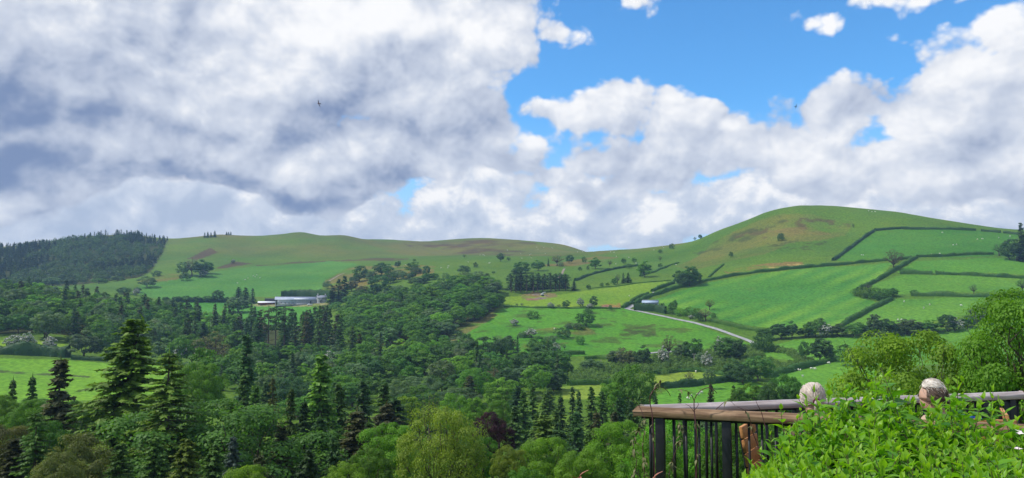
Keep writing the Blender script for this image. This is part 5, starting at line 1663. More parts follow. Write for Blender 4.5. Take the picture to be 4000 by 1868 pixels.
# ------------------------------------------------------------------ vehicles, digger, heaps
def wheel(parent, c, r, w, ry=0.0):
    th = np.linspace(0, 2 * math.pi, 14, endpoint=False)
    ring = np.stack([np.cos(th) * r, np.zeros(14), np.sin(th) * r], -1)
    v = np.r_[ring + (0, -w / 2, 0), ring * 0.6 + (0, -w / 2, 0), ring + (0, w / 2, 0), ring * 0.6 + (0, w / 2, 0)]
    i = np.arange(14)
    j = (i + 1) % 14
    f = np.r_[np.stack([i, j, j + 28, i + 28], -1), np.stack([i + 14, j + 14, j, i], -1), np.stack([i + 28, j + 28, j + 42, i + 42], -1)]
    o = part('wheel', parent, M_TYRE, (v + np.array(c), f))
    dv = np.r_[ring * 0.6 + (0, -w / 2 + 0.01, 0), [[0, -w / 2 - 0.02, 0]]]
    part('hub', o, M_SHEET, (dv + np.array(c), np.array([(a, (a + 1) % 14, 14, 14) for a in range(14)])))
    return o


def car(loc, rz, col_mat, label):
    o = empty('parked_car', loc, rz)
    tag(o, label, 'car')
    prof = np.array([(-2.0, 0.35), (-2.05, 0.75), (-1.9, 0.95), (-1.3, 1.05), (-0.75, 1.45), (0.9, 1.45), (1.5, 1.0), (2.05, 0.85), (2.1, 0.4)])
    n = len(prof)
    v = np.r_[np.c_[prof[:, 0], np.full(n, -0.82), prof[:, 1]], np.c_[prof[:, 0], np.full(n, 0.82), prof[:, 1]]]
    v[[4, 5, n + 4, n + 5], 1] *= 0.82
    f = [(i, (i + 1) % n, (i + 1) % n + n, i + n) for i in range(n)]
    f += [(0, 8, 7, 6), (0, 6, 3, 1), (1, 3, 2, 2), (3, 6, 5, 4)]
    f += [(6 + n, 7 + n, 8 + n, n), (1 + n, 3 + n, 6 + n, n), (2 + n, 3 + n, 1 + n, 1 + n), (4 + n, 5 + n, 6 + n, 3 + n)]
    part('body', o, col_mat, (v, np.array(f)))
    for s in (-1, 1):
        part('window', o, M_GLASS, box_np((0.1, s * 0.775, 1.2), (1.7, 0.04, 0.3)))
        part('headlight', o, M_WHITE, box_np((-2.06, s * 0.6, 0.75), (0.05, 0.3, 0.15)))
        for x in (-1.3, 1.3):
            wheel(o, (x, s * 0.78, 0.33), 0.33, 0.2)
    return o


g = hit(1212, 1192, 500)
car((g.x, g.y - 1.5, float(ground(g.x, g.y - 1.5))), 0.5, M_WHITE, 'small white car parked in front of the long barn')

g, rz = facing(2120, 1156, 400, 0.25)
dg = empty('excavator', g, rz)
tag(dg, 'small white excavator with lowered arm on the brown earth heap', 'excavator')
for s in (-1, 1):
    th = np.linspace(0, 2 * math.pi, 16, endpoint=False)
    ring = np.stack([np.cos(th) * 0.32 + np.sign(np.cos(th)) * 0.75, np.full(16, 0.0), np.sin(th) * 0.32 + 0.34], -1)
    v = np.r_[ring + (0, s * 0.75 - 0.2, 0), ring + (0, s * 0.75 + 0.2, 0)]
    f = [(i, (i + 1) % 16, (i + 1) % 16 + 16, i + 16) for i in range(16)] + [(0, i, i + 1, i + 1) for i in range(1, 15)] + [(16, i + 17, i + 16, i + 16) for i in range(1, 15)]
    part('track', dg, M_TYRE, (v, np.array(f)))
part('slew_base', dg, M_DARK, box_np((0, 0, 0.75), (1.0, 1.0, 0.25)))
part('body', dg, M_WHITE, box_np((-0.55, 0, 1.3), (1.7, 1.5, 0.95), taper=0.08), bevel=0.08)
cb = part('cab', dg, M_WHITE, box_np((0.45, -0.3, 1.75), (1.0, 0.95, 1.75), taper=0.1), bevel=0.06)
part('window', cb, M_GLASS, box_np((0.46, -0.77, 2.0), (0.7, 0.06, 0.8)))
part('window', cb, M_GLASS, box_np((0.95, -0.3, 2.0), (0.06, 0.7, 0.8)))


def limb(name, pts, rad, mat, parent, sides=4):
    v, f = tube_np(np.array(pts, float), rad, sides)
    return part(name, parent, mat, (v, f))


limb('boom', [(0.7, 0.35, 1.4), (1.3, 0.35, 2.7), (2.2, 0.35, 2.75)], [0.22, 0.2, 0.15], M_WHITE, dg)
limb('arm', [(2.1, 0.35, 2.85), (2.5, 0.35, 1.6), (2.75, 0.35, 0.7)], [0.16, 0.14, 0.1], M_WHITE, dg)
part('bucket', dg, M_STONE, box_np((2.75, 0.35, 0.35), (0.6, 0.75, 0.6), taper=0.3), bevel=0.05)


def heap(px, py, wpx, hm, mat, label, seed):
    g = hit(px, py, 300)
    r0 = wpx / 2 / F * g.y
    n, m_ = 9, 28
    a = np.linspace(0, 2 * math.pi, m_, endpoint=False)
    v = []
    for i in range(n):
        t = i / (n - 1)
        for aa in a:
            rr = r0 * t * (1 + 0.25 * (fbm(np.array(math.cos(aa) * 2 + seed), np.array(math.sin(aa) * 2), 2, seed) - 0.5))
            x, y = g.x + rr * math.cos(aa), g.y + rr * 0.7 * math.sin(aa)
            z = float(ground(x, y)) + hm * (math.cos(t * math.pi) * 0.5 + 0.5) * (0.7 + 0.6 * float(fbm(np.array(x / 1.3), np.array(y / 1.3), 3, seed))) - 0.05
            v.append((x - g.x, y - g.y, z - g.z))
    idx = np.arange(n * m_).reshape(n, m_)
    f = np.stack([idx[:-1], np.roll(idx[:-1], -1, 1), np.roll(idx[1:], -1, 1), idx[1:]], -1).reshape(-1, 4)[:, ::-1]
    o = child('soil_heap', mesh_np('soil_heap', np.array(v), f[:, ::-1], mat, True), None)
    o.location = g
    tag(o, label, 'earth heap', 'heaps of dug earth')


M_SOIL = plain('dug_soil', (0.20, 0.155, 0.125), 0.95, 0.3, 1.0, 0.1, 0.5)
M_SOILR = plain('red_soil', (0.24, 0.13, 0.085), 0.95, 0.3, 1.0, 0.1, 0.5)
heap(2112, 1166, 58, 0.9, M_SOIL, 'grey-brown earth heap in front of the excavator', 3)
heap(2080, 1170, 60, 0.7, M_SOILR, 'reddish earth heap left of the grey-brown one', 4)
heap(2095, 1152, 44, 0.8, M_SOIL, 'low earth heap behind and left of the excavator', 5)
heap(2136, 1157, 28, 0.9, M_SOIL, 'small earth heap right of the excavator', 6)
heap(2368, 1197, 46, 1.0, M_SOILR, 'reddish heap beside the fence near the lane mouth', 7)
heap(2402, 1203, 34, 0.6, M_SOIL, 'low brown heap nearest the lane mouth', 8)


# ------------------------------------------------------------------ poles and posts
M_POLE = plain('weathered_pole', (0.34, 0.31, 0.27), 0.9, 0.2, 1.0, 0.1)


def pole(px, top, base, label, arms=1, d0=200):
    g = hit(px, base, d0)
    h = (base - top) / F * g.y
    o = empty('utility_pole', g, 0.3)
    tag(o, label, 'pole', 'wooden poles in the valley')
    limb('shaft', [(0, 0, -0.6), (0, 0, h * 0.5), (0, 0, h)], [0.17, 0.15, 0.11], M_POLE, o, 8)
    for i in range(arms):
        part('crossarm', o, M_POLE, box_np((0, 0, h - 0.35 - 0.7 * i), (1.7, 0.12, 0.12)))
        for x in (-0.7, 0.7):
            limb('insulator', [(x, 0, h - 0.28 - 0.7 * i), (x, 0, h - 0.05 - 0.7 * i)], 0.06, M_WHITE, o, 6)
    return o


p_ = pole(2661, 1366, 1400, 'pole with a transformer among the valley thicket trees', 1)
part('transformer', p_, M_STONE, box_np((0, -0.3, 2.2), (0.5, 0.45, 0.8)))
pole(2712, 1382, 1428, 'pale pole standing right of the transformer pole', 1)
pole(2970, 1446, 1482, 'pale pole beside the dark trees above the railing', 0)
pole(2348, 1404, 1418, 'short white post by the roadside hedge', 0)
pole(1241, 1144, 1180, 'thin pole rising beside the farmhouse', 0, 400)
for i, px in enumerate((3122, 3131, 3138, 3144, 3148, 3157, 3163)):
    g = at(px, 803, 836)
    z = float(ground(g.x, g.y))
    o = empty('fence_post', (g.x, g.y, z - 0.2))
    limb('shaft', [(0, 0, -0.3), (0, 0, 2.1 + 0.5 * (i % 3 == 1))], [0.12, 0.09], M_POLE, o, 6)
    GROUPS2 = GROUPS.setdefault('row on the hilltop', [])
    tag(o, None, 'post', 'posts on the hilltop')
    GROUPS2.append((o, 'thin fence post', g))

# ------------------------------------------------------------------ sheep
M_WOOL = plain('wool', (0.74, 0.71, 0.63), 0.95, 0.12, 2.0, 0.1)
M_FACE = plain('sheep_face', (0.42, 0.38, 0.33), 0.9, 0.3, 3.0, 0.1)


def sheep_mesh(grazing):
    bm = bmesh.new()
    bmesh.ops.create_icosphere(bm, subdivisions=2, radius=1.0)
    for v in bm.verts:
        n = 1 + 0.06 * math.sin(v.co.x * 9) * math.sin(v.co.y * 8 + v.co.z * 7)
        v.co = Vector((v.co.x * 0.58 * n, v.co.y * 0.30 * n, v.co.z * 0.30 * n + 0.62))

    def blob(c, s, rot):
        r = bmesh.ops.create_icosphere(bm, subdivisions=1, radius=1.0)
        mt = Matrix.Translation(c) @ Matrix.Rotation(rot, 4, 'Y') @ Matrix.Diagonal((*s, 1))
        for v in r['verts']:
            v.co = mt @ v.co
    if grazing:
        blob((0.62, 0, 0.50), (0.22, 0.12, 0.13), 0.8)
        blob((0.74, 0, 0.28), (0.17, 0.085, 0.09), 1.0)
    else:
        blob((0.60, 0, 0.78), (0.2, 0.12, 0.13), -0.6)
        blob((0.78, 0, 0.92), (0.17, 0.085, 0.09), 0.3)
    for x in (-0.34, 0.34):
        for y in (-0.15, 0.15):
            blob((x, y, 0.18), (0.05, 0.05, 0.24), 0)
    me = bpy.data.meshes.new('sheep')
    bm.to_mesh(me)
    bm.free()
    me.materials.append(M_WOOL)
    for p in me.polygons:
        p.use_smooth = True
    return me


SH = [sheep_mesh(True), sheep_mesh(False)]
rgs = np.random.default_rng(3)
SHEEP = {
    'flock on the hilltop pasture': (4, [(1013, 192), (1047, 202), (1080, 203)]),
    'flock on the high pasture': (4, [(940, 638), (958, 640), (1865, 537), (1898, 532), (2157, 475), (2323, 464), (2108, 480), (2435, 450), (1755, 412), (1645, 632), (1727, 624)]),
    'flock above the tree row': (4, [(1370, 1108), (1628, 1140), (1943, 1147), (1568, 1172), (2410, 1100), (2388, 1138), (2402, 1136), (2262, 1162), (2276, 1160)]),
    'flock on the moor slope': (3, [(248, 300), (262, 320), (320, 302), (400, 305), (410, 310), (660, 348), (712, 347), (85, 365), (190, 370), (178, 378), (335, 368), (100, 412), (195, 408), (992, 348), (1027, 352)]),
    'flock on the saddle slope': (3, [(1050, 393), (1175, 404), (1045, 470), (1650, 478), (1428, 328), (1515, 290), (1525, 305), (1248, 462)]),
    'flock above the oak wood': (2, [(2255, 380), (2285, 378), (2300, 385), (2135, 450), (2345, 462), (2353, 460), (1935, 492), (1942, 490), (1930, 508), (1862, 508), (1515, 480), (1505, 478), (2530, 330), (2532, 430), (1490, 610), (1545, 655), (1860, 655), (1910, 685), (1770, 685)]),
    'flock on the farm pasture': (1, [(2550, 590), (2565, 600), (2495, 612), (2465, 628), (2390, 662), (2616, 610), (2584, 580)]),
}
for gname, (reg, pts) in SHEEP.items():
    cv = r_(reg)
    for (X, Y) in pts:
        x, y, _, _ = cv(X, Y, 0, 0)
        g = hit(x, y + 1, 250)
        o = child('sheep', SH[int(rgs.random() < 0.3)], None)
        o.location, o.rotation_euler = g, (0, 0, rgs.random() * 6.28)
        o.scale = (1.15, 1.15, 1.15)
        tag(o, None, 'sheep', gname)
        GROUPS.setdefault(gname, []).append((o, 'white sheep', g))
for gname, pts in {'flock behind the seated woman': [(3104, 1449), (3119, 1448), (3127, 1449), (3169, 1443), (3184, 1444), (3236, 1421), (3240, 1420), (3197, 1412), (3136, 1473)],
                   'flock just over the railing': [(2718, 1455), (2741, 1537), (2727, 1545), (2687, 1560), (2701, 1550)], 'pair below the right hedge': [(3508, 1251), (3522, 1251)], 'pasture right of the pines': [(2458, 1157), (2165, 1286)]}.items():
    for (x, y) in pts:
        g = hit(x, y + 1, 200)
        o = child('sheep', SH[int(rgs.random() < 0.3)], None)
        o.location, o.rotation_euler = g, (0, 0, rgs.random() * 6.28)
        tag(o, None, 'sheep', gname)
        GROUPS.setdefault(gname, []).append((o, 'white sheep', g))

# ------------------------------------------------------------------ birds
M_KITE = plain('kite_feathers', (0.10, 0.040, 0.030), 0.8, 0.4, 6.0, 0.1)
M_CROW = plain('crow_feathers', (0.020, 0.022, 0.030), 0.6, 0.3, 6.0, 0.2)


def bird(px, py, d, span, roll, yaw, mat, label, forked):
    o = child('bird', None, None) if False else None
    bm = bmesh.new()
    s = span / 2
    body = [(0.30, 0.0), (0.24, 0.045), (0.12, 0.075), (-0.08, 0.075), (-0.22, 0.045), (-0.30, 0.03)]
    rings = []
    for x, r0 in body:
        ring = [bm.verts.new((x * span * 0.8, math.cos(a) * r0 * span * 0.8, math.sin(a) * r0 * span * 0.8)) for a in np.linspace(0, 6.283, 8, endpoint=False)]
        rings.append(ring)
    for a, b in zip(rings[:-1], rings[1:]):
        for i in range(8):
            bm.faces.new((a[i], a[(i + 1) % 8], b[(i + 1) % 8], b[i]))
    bm.faces.new(rings[0])
    bm.faces.new(rings[-1][::-1])
    for sg in (-1, 1):
        le = [(0.12, 0.04, 0.02), (0.20, 0.45, 0.10), (0.06, 0.85, 0.14), (-0.06, 1.0, 0.13)]
        te = [(-0.12, 0.04, 0.02), (-0.08, 0.42, 0.08), (-0.14, 0.70, 0.11), (-0.10, 0.98, 0.125)]
        up = [[bm.verts.new((x * s, sg * y * s, z * s + dz)) for (x, y, z) in l] for l in (le, te) for dz in (0.012, -0.012)]
        for i in range(3):
            bm.faces.new((up[0][i], up[0][i + 1], up[2][i + 1], up[2][i]))
            bm.faces.new((up[1][i], up[3][i], up[3][i + 1], up[1][i + 1]))
            bm.faces.new((up[0][i], up[1][i], up[1][i + 1], up[0][i + 1]))
            bm.faces.new((up[2][i], up[2][i + 1], up[3][i + 1], up[3][i]))
    pts = [(-0.22, 0.03), (-0.52, 0.16), (-0.42 if forked else -0.56, 0.0), (-0.52, -0.16), (-0.22, -0.03)]
    for dz in (0.01, -0.01):
        vs_ = [bm.verts.new((x * span * 0.8, y * span * 0.8, dz)) for x, y in pts]
        bm.faces.new(vs_ if dz > 0 else vs_[::-1])
    me = bpy.data.meshes.new('bird')
    bm.to_mesh(me)
    bm.free()
    me.materials.append(mat)
    o = child('bird', me, None)
    o.location = at(px, py, d)
    o.rotation_euler = (roll, -0.15, yaw)
    tag(o, label, 'bird')


bird(1245, 405, 170, 1.7, R(58), R(150), M_KITE, 'reddish-brown fork-tailed kite banking against the grey cloud', True)
bird(3110, 416, 170, 1.0, R(-62), R(20), M_CROW, 'small dark bird crossing the blue sky right of centre', False)
# ------------------------------------------------------------------ deck railing
def wood_mat(name, col, col2, gloss=0.6, scale=9.0, spec=0.3):
    """planed timber: grain stretched along the piece, worn pale streaks"""
    m, nt, out = new_mat(name)
    b = nt.nodes.new('ShaderNodeBsdfPrincipled')
    oc = obj_coord(nt)
    st = vmath(nt, 'MULTIPLY', oc, (0.6, scale, scale))
    n = noise(nt, st, 5.0, 6, 0.65, 0.4)
    n2 = noise(nt, oc, 2.2, 4, 0.6)
    c = mixc(nt, n.sstep(0.35, 0.68), col, col2)
    c = mixc(nt, n2.sstep(0.52, 0.75) * 0.55, c, tuple(min(1, x * 1.5 + 0.04) for x in col2))
    nt.links.new(c.s, b.inputs['Base Color'])
    b.inputs['Roughness'].default_value = gloss
    b.inputs['Specular IOR Level'].default_value = spec
    bp = nt.nodes.new('ShaderNodeBump')
    bp.inputs['Strength'].default_value = 0.5
    bp.inputs['Distance'].default_value = 0.004
    nt.links.new(n.s, bp.inputs['Height'])
    nt.links.new(bp.outputs[0], b.inputs['Normal'])
    nt.links.new(b.outputs[0], out.inputs[0])
    return m


M_RAIL = wood_mat('weathered_rail', (0.115, 0.062, 0.032), (0.30, 0.19, 0.105), 0.65)
M_RAIL2 = wood_mat('grey_sky_sheen_rail', (0.34, 0.27, 0.25), (0.50, 0.42, 0.40), 0.32, spec=0.7)  # weathered grey, paled further: sky reflection put into the base colour
M_IRON = plain('black_iron', (0.012, 0.013, 0.015), 0.45, 0.3, 20.0, 0.4)
M_TEAK = wood_mat('orange_slats', (0.38, 0.165, 0.055), (0.56, 0.27, 0.10), 0.6)
RAILZ = -0.90
FLOOR = -1.95
C_ = np.array((1.095, 6.75))
N_ = np.array((3.70, 5.80))
Q_ = np.array((5.14, 7.86))
E_ = np.array((6.4, 7.75))
N2 = N_ + (N_ - C_) / np.linalg.norm(N_ - C_) * 1.3


def handrail(parent, a, b, mat, wid=0.118, hgt=0.088, start_m=0.0, end_m=0.0, name='handrail'):
    """chamfered rail; its ends can be mitred"""
    a, b = np.array(a), np.array(b)
    L = np.linalg.norm(b - a)
    d = (b - a) / L
    prof = [(-0.5, -1.0), (-0.5, -0.42), (-0.16, 0.0), (0.16, 0.0), (0.5, -0.42), (0.5, -1.0)]
    v = []
    for x0, mt in ((0.0, start_m), (L, end_m)):
        for (p, q) in prof:
            v.append((x0 + mt * p * wid, p * wid, q * hgt))
    n = len(prof)
    ks = 9
    vv = []
    for i in range(ks):
        t = i / (ks - 1)
        for j in range(n):
            p = np.array(v[j]) * (1 - t) + np.array(v[n + j]) * t
            vv.append(p + (0, rng.normal(0, 0.0012), rng.normal(0, 0.0012)))
    idx = np.arange(ks * n).reshape(ks, n)
    f = np.stack([idx[:-1], np.roll(idx[:-1], -1, 1), np.roll(idx[1:], -1, 1), idx[1:]], -1).reshape(-1, 4)
    caps = [(0, 1, 4, 5), (1, 2, 3, 4), tuple(idx[-1][[5, 4, 1, 0]]), tuple(idx[-1][[4, 3, 2, 1]])]
    o = part(name, parent, mat, (np.array(vv), np.r_[f, np.array(caps)][:, ::-1]), bevel=0.006)
    r = parent.matrix_world
    o.location = (a[0] - parent.location.x, a[1] - parent.location.y, RAILZ - parent.location.z)
    o.rotation_euler = (0, 0, math.atan2(d[1], d[0]))
    return o


IRON_BAR = None


def railing(a, b, label, rail_mat, posts, spacing=0.102, r_bar=0.0095, skip=0.10, splits=(), miter=(0, 0)):
    global IRON_BAR
    L = np.linalg.norm(b - a)
    d = (b - a) / L
    root = empty('deck_railing', (a[0], a[1], FLOOR))
    tag(root, label, 'railing', 'railings round the deck')
    cuts = [0.0] + list(splits) + [L]
    for i in range(len(cuts) - 1):
        handrail(root, a + d * (cuts[i] + (0.001 if i else 0)), a + d * (cuts[i + 1] - 0.001), rail_mat, *((0.098, 0.070) if rail_mat is M_RAIL2 else (0.118, 0.080)), start_m=miter[0] if i == 0 else 0, end_m=miter[1] if i == len(cuts) - 2 else 0)
    h = RAILZ - FLOOR - 0.080 + (0.009 if rail_mat is M_RAIL2 else 0)
    if IRON_BAR is None:
        v, f = box_np((0, 0, h / 2 + 0.05), (r_bar * 2, r_bar * 2, h - 0.1))
        IRON_BAR = Geo().add(v, f).mesh('baluster', [M_IRON])
    part('top_bar', root, M_IRON, box_np(((b - a)[0] / 2, (b - a)[1] / 2, h - 0.012), (L - 0.06, 0.04, 0.016), rz=math.atan2(d[1], d[0])))
    part('bottom_bar', root, M_IRON, box_np(((b - a)[0] / 2, (b - a)[1] / 2, 0.08), (L - 0.06, 0.035, 0.03), rz=math.atan2(d[1], d[0])))
    s = skip
    while s < L - 0.05:
        if all(abs(s - p) > 0.065 for p in posts):
            o = child('baluster', IRON_BAR, root)
            o.location = (d[0] * s, d[1] * s, 0)
            o.rotation_euler = (rng.normal(0, 0.004), rng.normal(0, 0.004), math.atan2(d[1], d[0]))
        s += spacing
    for p in posts:
        part('post', root, M_IRON, box_np((d[0] * p, d[1] * p, h / 2), (0.074, 0.074, h - 0.01), rz=math.atan2(d[1], d[0])), bevel=0.004)
    return root


railing(C_, N2, 'near deck railing with brown timber handrail and climbing red stems', M_RAIL, (0.185, 0.735, 1.9, 3.0), splits=(1.62,), miter=(0.55, 0))
LQ = np.linalg.norm(Q_ - C_)
railing(C_ + np.array((0.045, 0.075)), Q_, 'far deck railing with pale shiny handrail against the valley', M_RAIL2, (1.55, 2.55, 3.66, LQ - 0.20), splits=(1.62, 2.9), miter=(-0.4, 0))
railing(Q_ + np.array((0.02, -0.004)), E_, 'short brown end railing at the right edge of the deck', M_RAIL, (0.5,), skip=0.07)

# deck floor
M_DECK = wood_mat('deck_boards', (0.16, 0.12, 0.085), (0.27, 0.21, 0.15), 0.8)
fl = np.array([C_ - (0.1, 0.0), N2, (6.6, 5.0), E_ + (0.2, 0.1), Q_ + (0, 0.15), C_ + (0.0, 0.15)])
v = np.r_[np.c_[fl, np.full(6, FLOOR - 0.05)], np.c_[fl, np.full(6, FLOOR)]]
me = bpy.data.meshes.new('deck')
me.from_pydata([tuple(p) for p in v], [], [tuple(range(6, 12)), tuple(range(5, -1, -1))] + [(i, (i + 1) % 6, (i + 1) % 6 + 6, i + 6) for i in range(6)])
me.materials.append(M_DECK)
dk = child('deck', me, None)
tag(dk, 'timber deck carrying the railings and chairs', None, None, 'structure')
for i, (x, y) in enumerate(((1.6, 6.8), (3.4, 6.2), (3.2, 7.1), (5.0, 7.6), (5.6, 5.8))):
    g0 = float(ground(x, y))
    o = part('deck_leg', dk, M_IRON, box_np((x, y, (FLOOR - 0.05 + g0 - 0.5) / 2), (0.12, 0.12, max(FLOOR - 0.05 - g0 + 0.5, 0.2))))


# ------------------------------------------------------------------ slatted chairs
def chair(x, y, yaw, label, width=0.46, top=0.92):
    """faces +x locally; backrest at the -x side"""
    o = empty('garden_chair', (x, y, FLOOR), yaw)
    tag(o, label, 'chair', 'slatted chairs on the deck')
    lean = 0.16
    for i in range(4):
        z = top - 0.052 - i * 0.115
        xx = -0.22 - lean * (z - 0.45)
        vv, ff = box_np((0, 0, 0), (0.028, width, 0.098))
        vv[:, 0] -= vv[:, 2] * lean
        b = part('back_slat', o, M_TEAK, (vv + np.array((xx, 0, z)), ff), bevel=0.004)
        for yy in (-width * 0.3, width * 0.3):
            pass
    for i in range(5):
        part('seat_slat', o, M_TEAK, box_np((-0.16 + i * 0.095, 0, 0.45), (0.082, width, 0.026)), bevel=0.004)
    for s in (-1, 1):
        yy = s * (width / 2 - 0.07)
        part('back_leg', o, M_IRON, tube_np([(-0.36, yy, 0.0), (-0.245, yy, 0.43), (-0.245 - lean * (top - 0.50), yy, top - 0.05)], 0.019, 4))
        part('front_leg', o, M_IRON, tube_np([(0.24, yy, 0.0), (0.22, yy, 0.43)], 0.017, 4))
        part('seat_rail', o, M_IRON, tube_np([(-0.245, yy, 0.43), (0.24, yy, 0.43)], 0.015, 4))
    return o


chair(2.30, 6.66, R(-30), 'slatted orange chair seen edge-on through the balusters', 0.46, 0.90)
chair(2.66, 6.60, R(78), 'slatted orange chair under the fair-haired woman', 0.52, 0.86)
chair(3.44, 6.42, R(75), 'slatted chair under the grey-haired man', 0.5, 0.80)
chair(4.62, 6.75, R(-28), 'slatted orange chair at the right end of the deck', 0.5, 0.99)


# ------------------------------------------------------------------ seated people
M_SKIN = plain('skin', (0.50, 0.30, 0.21), 0.55, 0.08, 8.0, 0.35)
M_HAIRF = plain('fair_hair', (0.60, 0.51, 0.43), 0.5, 0.22, 26.0, 0.4)
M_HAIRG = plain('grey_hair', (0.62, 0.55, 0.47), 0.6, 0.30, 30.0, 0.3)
M_SHIRT = plain('tan_shirt', (0.50, 0.36, 0.25), 0.85, 0.12, 8.0, 0.1)
M_BLOUSE = plain('brown_top', (0.20, 0.14, 0.11), 0.85, 0.15, 8.0, 0.1)
M_JEANS = plain('dark_trousers', (0.05, 0.055, 0.075), 0.9, 0.2, 12.0, 0.1)
M_BLUE = plain('blue_cloth', (0.04, 0.11, 0.42), 0.85, 0.25, 9.0, 0.1)
M_TIE = plain('hair_tie', (0.16, 0.04, 0.07), 0.7, 0.2, 9.0, 0.1)
M_EYE = plain('eye', (0.05, 0.04, 0.035), 0.2, 0.1, 9.0, 0.5)


def skin_mesh(name, parent, mat, chains, root_first=True):
    """continuous surface grown over a skeleton of joints; chains share joints by name"""
    verts, rad, names, edges = [], [], {}, []
    for ch in chains:
        prev = None
        for (nm, co, r0) in ch:
            if nm in names:
                i = names[nm]
            else:
                i = len(verts)
                names[nm] = i
                verts.append(co)
                rad.append(r0 if isinstance(r0, tuple) else (r0, r0))
            if prev is not None:
                edges.append((prev, i))
            prev = i
    me = bpy.data.meshes.new(name)
    me.from_pydata([tuple(v) for v in verts], edges, [])
    o = child(name, me, parent)
    sk = o.modifiers.new('skin', 'SKIN')
    sk.use_smooth_shade = True
    for i, s in enumerate(me.skin_vertices[0].data):
        s.radius = rad[i]
        s.use_root = (i == 0)
    ss = o.modifiers.new('sub', 'SUBSURF')
    ss.levels = ss.render_levels = 2
    me.materials.append(mat)
    return o


def person(x, y, yaw, label, shirt, head_s, seat=0.47, lean=0.06, head_dz=0.0):
    """seated figure facing +x locally, hands resting on the thighs"""
    o = empty('person', (x, y, FLOOR), yaw)
    tag(o, label, 'person', 'people sitting on the deck')
    hz = seat + 0.665 + head_dz
    J = {'pel': (0, 0, seat + 0.10), 'wa': (-0.03 - lean * 0.3, 0, seat + 0.26), 'ch': (-0.04 - lean, 0, seat + 0.44), 'nb': (-0.03 - lean, 0, seat + 0.555), 'nk': (-0.005 - lean, 0, hz - 0.085), 'hd': (0.018 - lean, 0, hz)}
    chains = [[('pel', J['pel'], (0.16, 0.125)), ('wa', J['wa'], (0.145, 0.11)), ('ch', J['ch'], (0.155, 0.115)), ('nb', J['nb'], (0.075, 0.07)), ('nk', J['nk'], 0.062)]]
    hs = head_s
    chains += [[('nk', J['nk'], 0.062), ('jaw', (0.025 - lean, 0, hz - 0.045 * hs), (0.066 * hs, 0.074 * hs)), ('hd', J['hd'], (0.078 * hs, 0.094 * hs)), ('tp', (0.005 - lean, 0, hz + 0.075 * hs), (0.062 * hs, 0.075 * hs)), ('tt', (0.0 - lean, 0, hz + 0.118 * hs), (0.03, 0.035))],
               [('jaw', 0, 0), ('chin', (0.088 * hs - lean, 0, hz - 0.082 * hs), 0.024)],
               [('hd', 0, 0), ('nose', (0.115 * hs - lean, 0, hz - 0.012 * hs), 0.011)]]
    for s in (-1, 1):
        chains.append([('hd', 0, 0), ('ear%d' % s, (0.0 - lean, s * 0.090 * hs, hz - 0.005), (0.020, 0.010))])
        sh = (-0.03 - lean, s * 0.17, seat + 0.50)
        el = (0.05, s * 0.225, seat + 0.26)
        wr = (0.26, s * 0.13, seat + 0.17)
        pm = (0.33, s * 0.11, seat + 0.165)
        chains.append([('ch', 0, 0), ('sh%d' % s, sh, 0.062), ('el%d' % s, el, 0.044), ('wr%d' % s, wr, (0.030, 0.026)), ('pm%d' % s, pm, (0.036, 0.018))])
        for q in range(4):
            ln = (0.070, 0.080, 0.075, 0.058)[q]
            y0 = pm[1] + s * (0.026 - 0.0175 * q)
            chains.append([('pm%d' % s, 0, 0), ('f%d%da' % (s, q), (pm[0] + 0.035, y0, pm[2] + 0.004), 0.010), ('f%d%db' % (s, q), (pm[0] + 0.035 + ln * 0.55, y0, pm[2] - 0.004), 0.009), ('f%d%dc' % (s, q), (pm[0] + 0.03 + ln, y0, pm[2] - 0.030), 0.007)])
        chains.append([('wr%d' % s, 0, 0), ('t%da' % s, (wr[0] + 0.045, wr[1] - s * 0.045, wr[2] - 0.002), 0.011), ('t%db' % s, (wr[0] + 0.085, wr[1] - s * 0.06, wr[2] - 0.012), 0.009)])
        hip, kn, an = (0.02, s * 0.09, seat + 0.08), (0.44, s * 0.11, seat + 0.075), (0.42, s * 0.11, 0.09)
        chains.append([('pel', 0, 0), ('hp%d' % s, hip, 0.092), ('kn%d' % s, kn, 0.062), ('an%d' % s, an, 0.042), ('ft%d' % s, (0.56, s * 0.12, 0.045), (0.042, 0.03))])
    body = skin_mesh('body', o, M_SKIN, chains)
    e = 1.13
    cl = [[('pel', (0, 0, seat + 0.13), (0.165 * e, 0.13 * e)), ('wa', J['wa'], (0.15 * e, 0.116 * e)), ('ch', J['ch'], (0.158 * e, 0.118 * e)), ('nb', (-0.03 - lean, 0, seat + 0.55), (0.075 * e, 0.068 * e))]]
    tr = [[('pel', (0, 0, seat + 0.10), (0.17, 0.135)), ('pt', (0, 0, seat + 0.17), (0.16, 0.125))]]
    for s in (-1, 1):
        cl.append([('ch', 0, 0), ('sh%d' % s, (-0.03 - lean, s * 0.17, seat + 0.50), 0.070), ('el%d' % s, (0.05, s * 0.225, seat + 0.26), 0.054), ('cu%d' % s, (0.14, s * 0.185, seat + 0.22), 0.046)])
        tr.append([('pel', 0, 0), ('hp%d' % s, (0.02, s * 0.09, seat + 0.08), 0.100), ('kn%d' % s, (0.44, s * 0.11, seat + 0.075), 0.072), ('an%d' % s, (0.42, s * 0.11, 0.12), 0.056)])
    skin_mesh('shirt', o, shirt, cl)
    skin_mesh('trousers', o, M_JEANS, tr)
    for s in (-1, 1):
        bm = bmesh.new()
        bmesh.ops.create_uvsphere(bm, u_segments=8, v_segments=6, radius=0.011)
        me = bpy.data.meshes.new('eye')
        bm.to_mesh(me)
        bm.free()
        me.materials.append(M_EYE)
        ey = child('eye', me, o)
        ey.location = (0.094 * hs - lean, s * 0.034 * hs, hz + 0.004)
    return o, Vector((0.012 - lean, 0, hz + 0.012))


